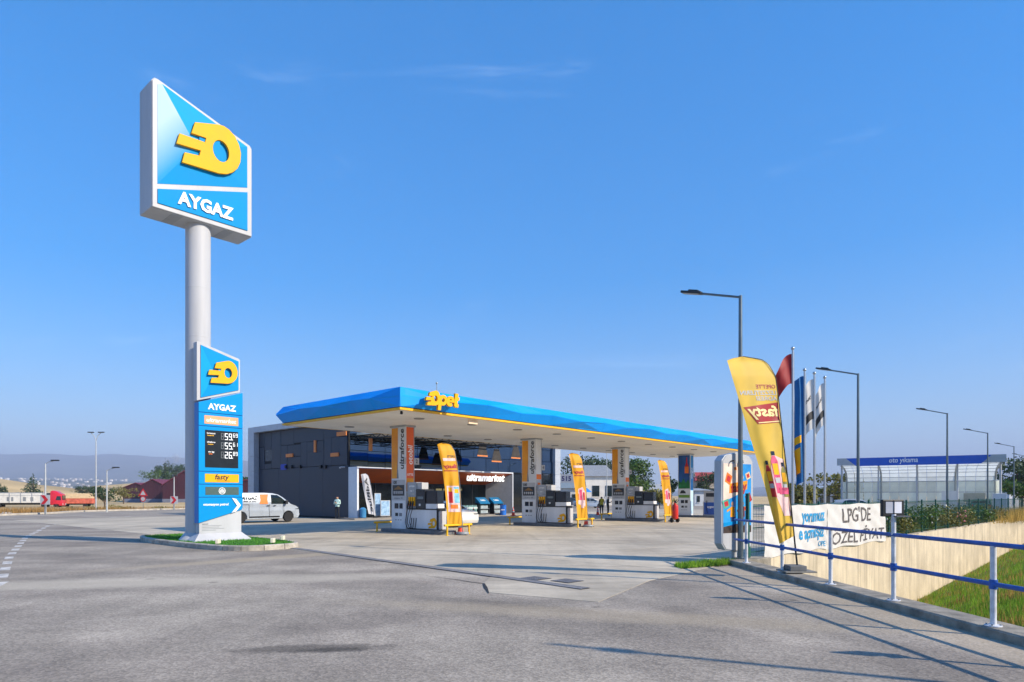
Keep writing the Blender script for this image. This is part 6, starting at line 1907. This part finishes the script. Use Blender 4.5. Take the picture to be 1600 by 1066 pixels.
def chevron(px, py, d, lab):
    p = WP(px, py, d)
    t = T('chevron_sign', lab, 'road sign', (p.x, p.y, 0), 0, 'red and white chevron signs')
    z = p.z
    m = MB(); m.box(-.45, .45, -.02, .02, z - .45, z + .45); m.build('plate', m_white, t)
    m = MB(); m.prism([(-.4, z + .42), (-.05, z + .42), (.3, z), (-.05, z - .42), (-.4, z - .42), (-.05, z)], XV(0, -.02, 0), .002, .01); m.build('chevron_mark', m_redp, t)
    MB().tube([(0, .05, 0), (0, .05, z)], .035, 6).build('post', m_steel, t)
chevron(70.5, 781, 61.5, 'red and white chevron sign on the left lamp post'); chevron(272, 781.5, 80, 'red and white chevron sign in front of the tallest shed')
p = WP(223.5, 776, 86)
t = T('warning_sign', 'red bordered triangular warning sign above a round sign by the sheds', 'road sign', (p.x, p.y, -.3))
m = MB(); m.prism([(-.62, 2.0), (.62, 2.0), (0, 3.0)], XV(0, 0, 0), 0, .02); m.build('triangle', m_redp, t)
m = MB(); m.prism([(-.36, 2.14), (.36, 2.14), (0, 2.74)], XV(0, 0, 0), .022, .03); m.build('triangle_face', m_white, t)
m = MB(); m.prism(ell(0, 1.62, .36, .36, 20), XV(0, 0, 0), 0, .02); m.build('disc', m_redp, t)
m = MB(); m.prism(ell(0, 1.62, .26, .26, 20), XV(0, 0, 0), .022, .03); m.build('disc_face', m_white, t)
MB().tube([(0, .05, 0), (0, .05, 2.9)], .04, 6).build('post', m_steel, t)

def tree(x, y, h, r, n, mat, label, size, slim=False, z=None, group='trees'):
    z = TZ(x, y) if z is None else z
    t = T('tree', label, 'tree', (x, y, z), random.uniform(0, 6), group)
    k = 14
    bl = []
    for i in range(k):
        f_ = (i + .5) / k
        if slim:
            rr_ = r * (1.05 - f_) + .1; bl.append((random.uniform(-.2, .2) * rr_, random.uniform(-.2, .2) * rr_, h * (.1 + .88 * f_), rr_, rr_, h * .09))
        else:
            a = random.uniform(0, 6.28); q = r * random.uniform(.25, .7); zz = h * random.uniform(.38, .86)
            bl.append((q * math.cos(a), q * math.sin(a), zz, r * random.uniform(.28, .5), r * random.uniform(.28, .5), h * random.uniform(.08, .15)))
    V, Fc = leaves(n, bl, size); np_mesh('crown', V, Fc, mat, t)
    st = MB(); st.tube([(0, 0, -.3), (.02 * h, 0, h * .3), (0, .02 * h, h * .65)], [.03 * h, .022 * h, .01 * h], 7)
    for k_ in range(0, k, 2): st.tube([(0, 0, h * random.uniform(.25, .45)), bl[k_][:3]], [.012 * h, .004 * h], 5)
    st.build('trunk', m_bark, t)
def tpx(px, d): return (px - 800) / FPX * d
L_ = [(163, 779, 120, 4.6, 2.6, m_leafd, 'round bluish green bush beside the roadside lamp', False), (193, 778, 200, 6.5, 5.0, m_leafy, 'olive green bush at the left end of the sheds', False),
      (240, 752, 330, 12, 8, m_leaf, 'broad bright green tree on the hill above the sheds', False), (247, 750, 400, 11, 4.5, m_leafd, 'dark tree behind the bright green one on the hill', False),
      (258, 750, 300, 16, 2.6, m_leafd, 'slim dark cypress above the sheds', True), (263, 749, 420, 14, 5, m_leafd, 'dark conifer right of the cypress on the hill', True),
      (274, 748, 420, 11, 6, m_leafd, 'dark tree on the hill above the tallest shed', False), (282, 748, 430, 12, 6, m_leafd, 'dark tree on the hill just left of the sign pole', False),
      (388, 760, 170, 9.5, 4.5, m_leafd, 'green tree between the price tower and the shop', False), (392, 755, 190, 9, 4.0, m_leaf, 'lighter tree just left of the shop wall', False),
      (52, 770, 230, 8.5, 3.6, m_leafd, 'dark pointed tree behind the white trailer', True), (8, 770, 200, 5, 1.5, m_leafd, 'small dark tree left of the mound', True), (1, 769, 205, 6, 2, m_leafd, 'dark tree at the left image edge', False)]
for px, py, d, h, r, mt, lab, sl in L_:
    tree(tpx(px, d), d, h, r, 900, mt, lab, h * .028 + .06, sl, group='trees on the left')
orch = ['first', 'second', 'third', 'fourth', 'fifth', 'sixth', 'seventh']
for i, px in enumerate([124, 129, 135, 141, 146, 152, 158]):
    tree(tpx(px, 250), 250, 4.2, 2.6, 320, m_leafd, 'small orchard tree in the dry field, %s from the left' % orch[i], .22, group='orchard row in the field')
for px, d, h, r, mt, lab in [(912, 175, 13, 9, m_leafd, 'large dark tree behind the middle feather flag'), (930, 180, 14, 9, m_leafd, 'large dark tree above the white house'), (950, 178, 13.5, 9, m_leafd, 'large dark tree left of the third column'),
                             (965, 185, 13, 8, m_leafd, 'large dark tree hidden behind the third column'), (990, 120, 9.5, 4.5, m_leaf, 'green tree right of the third column'), (1002, 140, 8, 4, m_leafd, 'small tree left of the right feather flag'),
                             (1030, 90, 3.2, 2.4, m_leafy, 'low shrub tree behind the right feather flag'), (1046, 110, 7, 1.5, m_leafd, 'narrow dark tree left of the fourth column'), (1104, 150, 8, 3.5, m_leafd, 'dark tree behind the red roofed house'),
                             (1310, 75, 5.2, 3.6, m_leafy, 'olive green tree left of the car wash'), (1253, 60, 3.6, 1.6, m_leafy, 'small yellowing tree behind the flagpoles'), (1588, 95, 8.6, 3.6, m_leafd, 'dark green tree right of the car wash'),
                             (1598, 80, 5.2, 3, m_leaf, 'lighter tree at the right image edge'), (1612, 100, 9, 4.5, m_leafd, 'dark tree cut by the right image edge')]:
    tree(tpx(px, d), d, h, r, 1500 if d > 100 else 1300, mt, lab, .12 + h * .018, z=-.4, group='trees behind the station')
bushes = [(150, 105, 1.2), (176, 100, 1.5), (187, 96, 1.0), (200, 92, 1.1), (255, 88, 1.3), (20, 70, .7), (105, 90, .9)]
for i, (px, d, h) in enumerate(bushes):
    bush(tpx(px, d), d, TZ(tpx(px, d), d), h * 1.2, h, 260, m_leafy if i % 2 else m_leaf, 'roadside scrub bush in the dry verge, %s from the left' % ['fourth', 'fifth', 'sixth', 'seventh', 'eighth', 'first', 'second'][i], .1, None, 'scrub on the far verge')
rk = M('rock_pale', 'b9b6b0', .9, var=.2)
for i, (px, d) in enumerate([(197, 97), (203, 96), (260, 86), (266, 87), (12, 62), (212, 95)]):
    m = MB().sphere((0, 0, 0), (random.uniform(.5, 1.1), .5, random.uniform(.3, .6)), 9, 6)
    m.v = [(x * (1 + .25 * random.uniform(-1, 1)), y, z * (1 + .3 * random.uniform(-1, 1))) for x, y, z in m.v]
    o = m.build('rock', rk); o.location = (tpx(px, d), d, TZ(tpx(px, d), d) + .25)
    tag(o, 'pale boulder in the dry verge, %s from the left' % ['second', 'third', 'fifth', 'last', 'first', 'fourth'][i], 'rock', 'boulders in the verge')
# dry weeds along the far kerb
tp = []
fkd = densify(fk, .5)
for i in range(42000):
    a = random.choice(fkd[8:]); off = abs(random.gauss(0, 7)) + .7
    x, y = a[0] - off * .8 + random.uniform(-1, 1), a[1] + off * .55 + random.uniform(-1, 1)
    if y < 40: continue
    if a[0] < -43: x, y = a[0] - off, a[1] + random.uniform(-1, 1)
    tp.append((x, y, TZ(x, y) if False else -.55 - .4 * min(1, off / 30)))
P_ = np.array(tp); P_[:, 2] = terr(P_[:, 0], P_[:, 1])
blades('dry_verge', P_, .3, 1.1, .05, M('verge_straw', 'b08a50', .85, var=.2, scale=.2, isl=.35, sub=.3), .5)

# right background: white house, shop roof sign, red roofs, grey shed
def house(px0, px1, d, ztop, roofz, wallc, roofc, lab, depth=10, sign=None, wins=3):
    x0, x1 = tpx(px0, d), tpx(px1, d); W = x1 - x0
    t = T('house', lab, 'building', (x0, d, -.4), 0, 'buildings behind the station')
    wmat = M('wall_' + wallc, wallc, .8, var=.08, scale=.6); rm = M('roof_' + roofc, roofc, .7, var=.12)
    H_ = ztop + .4
    MB().box(0, W, 0, depth, 0, H_).build('wall', wmat, t)
    m = MB(); m.add([(-.4, -.4, H_), (W + .4, -.4, H_), (W + .4, depth + .4, H_), (-.4, depth + .4, H_), (W * .15, depth / 2, H_ + roofz), (W * .85, depth / 2, H_ + roofz)], [(0, 1, 5, 4), (1, 2, 5), (2, 3, 4, 5), (3, 0, 4), (3, 2, 1, 0)])
    m.build('roof', rm, t)
    for i in range(wins):
        a = W * (i + .5) / wins
        w = MB().box(a - W * .09, a + W * .09, -.06, .02, H_ * .35, H_ * .7).build('window', m_carglass, t)
        MB().box(a - W * .1, a + W * .1, -.12, -.0, H_ * .32, H_ * .35).build('sill', wmat, w)
    return t
house(900, 962, 118, 5.2, 2.2, 'e6e2d8', '8f9498', 'long white house with grey roof under the canopy')
house(872, 905, 112, 3.0, 1.3, 'cfd0cc', '7d8a90', 'grey roofed building left of the white house', wins=2)
house(1088, 1135, 150, 5.0, 2.2, 'b7b0a4', 'a8433f', 'red roofed house right of the fourth column')
house(1085, 1110, 110, 2.6, .4, 'c9ced2', '9aa2a8', 'small pale kiosk behind the autogas dispenser', wins=2)
house(1010, 1050, 160, 2.8, 1.8, 'd8d4cc', 'a3a8a8', 'low pale house left of the fourth column', wins=3)
house(1238, 1320, 88, 2.7, .35, '6b7686', '9fb0c0', 'long low grey shed behind the flagpoles', 6, wins=4)
house(1577, 1592, 90, 2.6, .3, 'dfe2e4', 'c9ccd0', 'small white cabin right of the car wash', 4, wins=1)
p = WP(884, 749, 100)
t = T('roof_sign', 'white sign with dark blue numerals seen left of the middle flag', 'sign', (p.x, p.y, 0))
MB().box(-1.1, 1.4, -.1, .1, p.z - .55, p.z + .75).build('board', m_grey, t)
put(text_geo('515', 1.0, .01, bold=.03), XV(.1, -.115, p.z + .1), 'lettering', M('ink_violet', '2d2358', .6), t)
for x in (-.8, 1.6): MB().bar((x, .1, 0), (x, .1, p.z), .12).build('post', m_steel, t)
p = WP(912, 765, 88)
t = T('market_umbrella', 'bright blue parasol in front of the white house', 'umbrella', (p.x, p.y, 0))
MB().lathe([(1.1, p.z - .35), (.6, p.z + .1), (.05, p.z + .4)], n=10).build('canopy', M('parasol_blue', '1579c8', .6), t)
MB().tube([(0, 0, 0), (0, 0, p.z)], .05, 6).build('pole', m_white, t)

# far town on the lower slopes, and a thin column of smoke
tw = MB()
for i in range(150):
    px = random.choice([random.gauss(95, 40), random.uniform(0, 290)]); d = random.uniform(2000, 4800)
    x, y = tpx(px, d), d
    z = TZ(x, y); w, h = random.uniform(2.5, 6), random.uniform(3, 8)
    tw.box(x - w, x + w, y - 6, y + 6, z - 4, z + h)
struct(tw.build('far_town', M('town_white', 'd9d2ca', .8, var=.2, scale=.01, isl=.3)), 'stuff')

sm = MB(); dS = 3000.0
sm.tube([WP(x, y, dS) for x, y in ((234, 756), (240, 746), (247, 737), (256, 729), (267, 721), (279, 713))], [q * dS / FPX for q in (7, 11, 13, 11, 9, 6)], 14)
smm = bpy.data.materials.new('smoke'); smm.use_nodes = True
sn_ = smm.node_tree; sn_.nodes.remove(sn_.nodes['Principled BSDF'])
pvs = sn_.nodes.new('ShaderNodeVolumePrincipled'); pvs.inputs['Color'].default_value = (.9, .92, .95, 1)
tcs = sn_.nodes.new('ShaderNodeTexCoord'); nos = sn_.nodes.new('ShaderNodeTexNoise'); nos.inputs['Scale'].default_value = .022; nos.inputs['Detail'].default_value = 4
mrs = sn_.nodes.new('ShaderNodeMapRange'); mrs.inputs['From Min'].default_value = .46; mrs.inputs['From Max'].default_value = .75; mrs.inputs['To Max'].default_value = .035
sn_.links.new(tcs.outputs['Object'], nos.inputs['Vector']); sn_.links.new(nos.outputs['Fac'], mrs.inputs[0]); sn_.links.new(mrs.outputs[0], pvs.inputs['Density'])
sn_.links.new(pvs.outputs[0], sn_.nodes['Material Output'].inputs['Volume'])
struct(sm.build('smoke', smm), 'stuff')

# ================================================================ people
def person(loc, rz, lab, top, legs, hair='1d1713', skin='b58a6e', arms='down', vest=None, h=1.74):
    t = T('person', lab, 'person', loc, rz, 'people at the station')
    k = h / 1.76
    J = {}; E = []; Rd = {}
    def j(n, p, r, frm=None):
        J[n] = Vector(p) * k; Rd[n] = r * k
        if frm: E.append((frm, n))
    j('pel', (0, 0, .95), .15); j('sp', (0, .01, 1.15), .145, 'pel'); j('ch', (0, 0, 1.36), .165, 'sp'); j('nk', (0, .01, 1.5), .06, 'ch')
    j('hd', (0, -.03, 1.6), .085, 'nk'); j('hd2', (0, -.035, 1.68), .088, 'hd')
    for s_, q in ((-1, 'l'), (1, 'r')):
        j(q + 'sh', (s_ * .19, 0, 1.42), .07, 'ch')
        if arms == 'phone':
            j(q + 'el', (s_ * .24, -.02, 1.14), .05, q + 'sh'); j(q + 'wr', (s_ * .09, -.26, 1.2), .032, q + 'el'); hd = Vector((s_ * .04, -.32, 1.24)); fd = Vector((-s_ * .02, -.05, .04))
        else:
            j(q + 'el', (s_ * .25, .03, 1.14), .05, q + 'sh'); j(q + 'wr', (s_ * .26, -.04, .88), .032, q + 'el'); hd = Vector((s_ * .26, -.06, .8)); fd = Vector((0, -.015, -.05))
        j(q + 'hn', hd, .036, q + 'wr')
        sd = fd.cross(Vector((s_, 0, 0))).normalized() if fd.cross(Vector((s_, 0, 0))).length > 1e-4 else Vector((0, 1, 0))
        for fi in range(4):
            o = sd * (fi - 1.5) * .019
            ln = [.8, 1, .95, .7][fi]
            j(q + 'f%da' % fi, hd + o + fd * .6, .009, q + 'hn'); j(q + 'f%db' % fi, hd + o + fd * (.6 + ln), .008, q + 'f%da' % fi)
        j(q + 'th', hd + sd * -.04 + fd * .4, .01, q + 'hn')
        j(q + 'hp', (s_ * .1, 0, .9), .1, 'pel'); j(q + 'kn', (s_ * .11, -.02, .5), .065, q + 'hp'); j(q + 'an', (s_ * .115, .02, .1), .045, q + 'kn'); j(q + 'to', (s_ * .13, -.15, .04), .038, q + 'an')
    j('nose', (0, -.125, 1.63), .014, 'hd'); j('earl', (-.085, -.02, 1.63), .014, 'hd'); j('earr', (.085, -.02, 1.63), .014, 'hd')
    names = list(J); me = bpy.data.meshes.new('body')
    me.from_pydata([J[n] for n in names], [(names.index(a), names.index(b)) for a, b in E], [])
    ob = bpy.data.objects.new('tmp', me); COL.objects.link(ob)
    md = ob.modifiers.new('skin', 'SKIN'); md.use_smooth_shade = True
    sv = me.skin_vertices[0].data
    for i, n in enumerate(names):
        sv[i].radius = (Rd[n], Rd[n] * (.72 if n in ('ch', 'sp', 'pel') else 1)); sv[i].use_root = (n == 'pel')
    ss = ob.modifiers.new('sub', 'SUBSURF'); ss.levels = 1; ss.render_levels = 1
    dg = bpy.context.evaluated_depsgraph_get()
    bme = bpy.data.meshes.new_from_object(ob.evaluated_get(dg))
    bpy.data.objects.remove(ob)
    mats = [M('cloth_' + top, top, .8, var=.1, scale=8), M('cloth_' + legs, legs, .8, var=.1, scale=8), M('skin_' + skin, skin, .5, var=.05), M('hair_' + hair, hair, .6), m_black] + ([M('vest_' + vest, vest, .7)] if vest else [])
    bme.materials.clear()
    for m_ in mats: bme.materials.append(m_)
    hands = [J['lhn'], J['rhn']]
    for p in bme.polygons:
        c = p.center; p.use_smooth = True; z = c.z / k
        if z > 1.505: mi = 3 if (z > 1.69 or (c.y > .0 and z > 1.56)) else 2
        elif min((c - q).length for q in hands) < .1 * k: mi = 2
        elif z < .085: mi = 4
        elif z < .96 and abs(c.x) < .21 * k: mi = 1
        else: mi = 5 if vest and abs(c.x) < .18 * k else 0
        p.material_index = mi
    bme.name = 'body'
    link('body', bme, t)
    MB().sphere((-.03 * k, -.115 * k, 1.655 * k), .009, 6, 4).build('eye', m_black, t); MB().sphere((.03 * k, -.115 * k, 1.655 * k), .009, 6, 4).build('eye', m_black, t)
    MB().box(-.022 * k, .022 * k, -.112 * k, -.1 * k, 1.583 * k, 1.59 * k).build('mouth', M('lip', '8a4f45', .5), t)
    if arms == 'phone':
        MB().box(-.035, .035, -.36, -.35, 1.24, 1.38).build('phone', m_black, t)
    return t
v_ = 23.6
u_ = U0 - .85
person(S(SU(527, v_) if False else u_ - .25, SV(527, u_ - .25), .016), R(-10), 'person in mint shirt and dark trousers looking at a phone by the dark wall', 'bfe0da', '1c2128', arms='phone')
p = WP(940, 805, 58); person((p.x, p.y, .016), R(200), 'person in dark jacket with yellow panel left of the third column', '20252e', '2b3038', vest='c9b52c')
p = WP(950, 805, 57.5); person((p.x, p.y, .016), R(95), 'person in dark clothes standing just left of the third column', '2a2d35', '1b1c20', arms='phone')

# ================================================================ haze: even, thin air round everything
hz = MB().box(-13500, 13500, -13000, 12500, -330, 760)
hm = bpy.data.materials.new('haze'); hm.use_nodes = True
hn = hm.node_tree; hn.nodes.remove(hn.nodes['Principled BSDF'])
pv = hn.nodes.new('ShaderNodeVolumePrincipled')
pv.inputs['Color'].default_value = (.64, .76, 1.0, 1)
pv.inputs['Density'].default_value = 0.0002
pv.inputs['Anisotropy'].default_value = 0.0
hn.links.new(pv.outputs[0], hn.nodes['Material Output'].inputs['Volume'])
struct(hz.build('haze', hm), 'stuff')
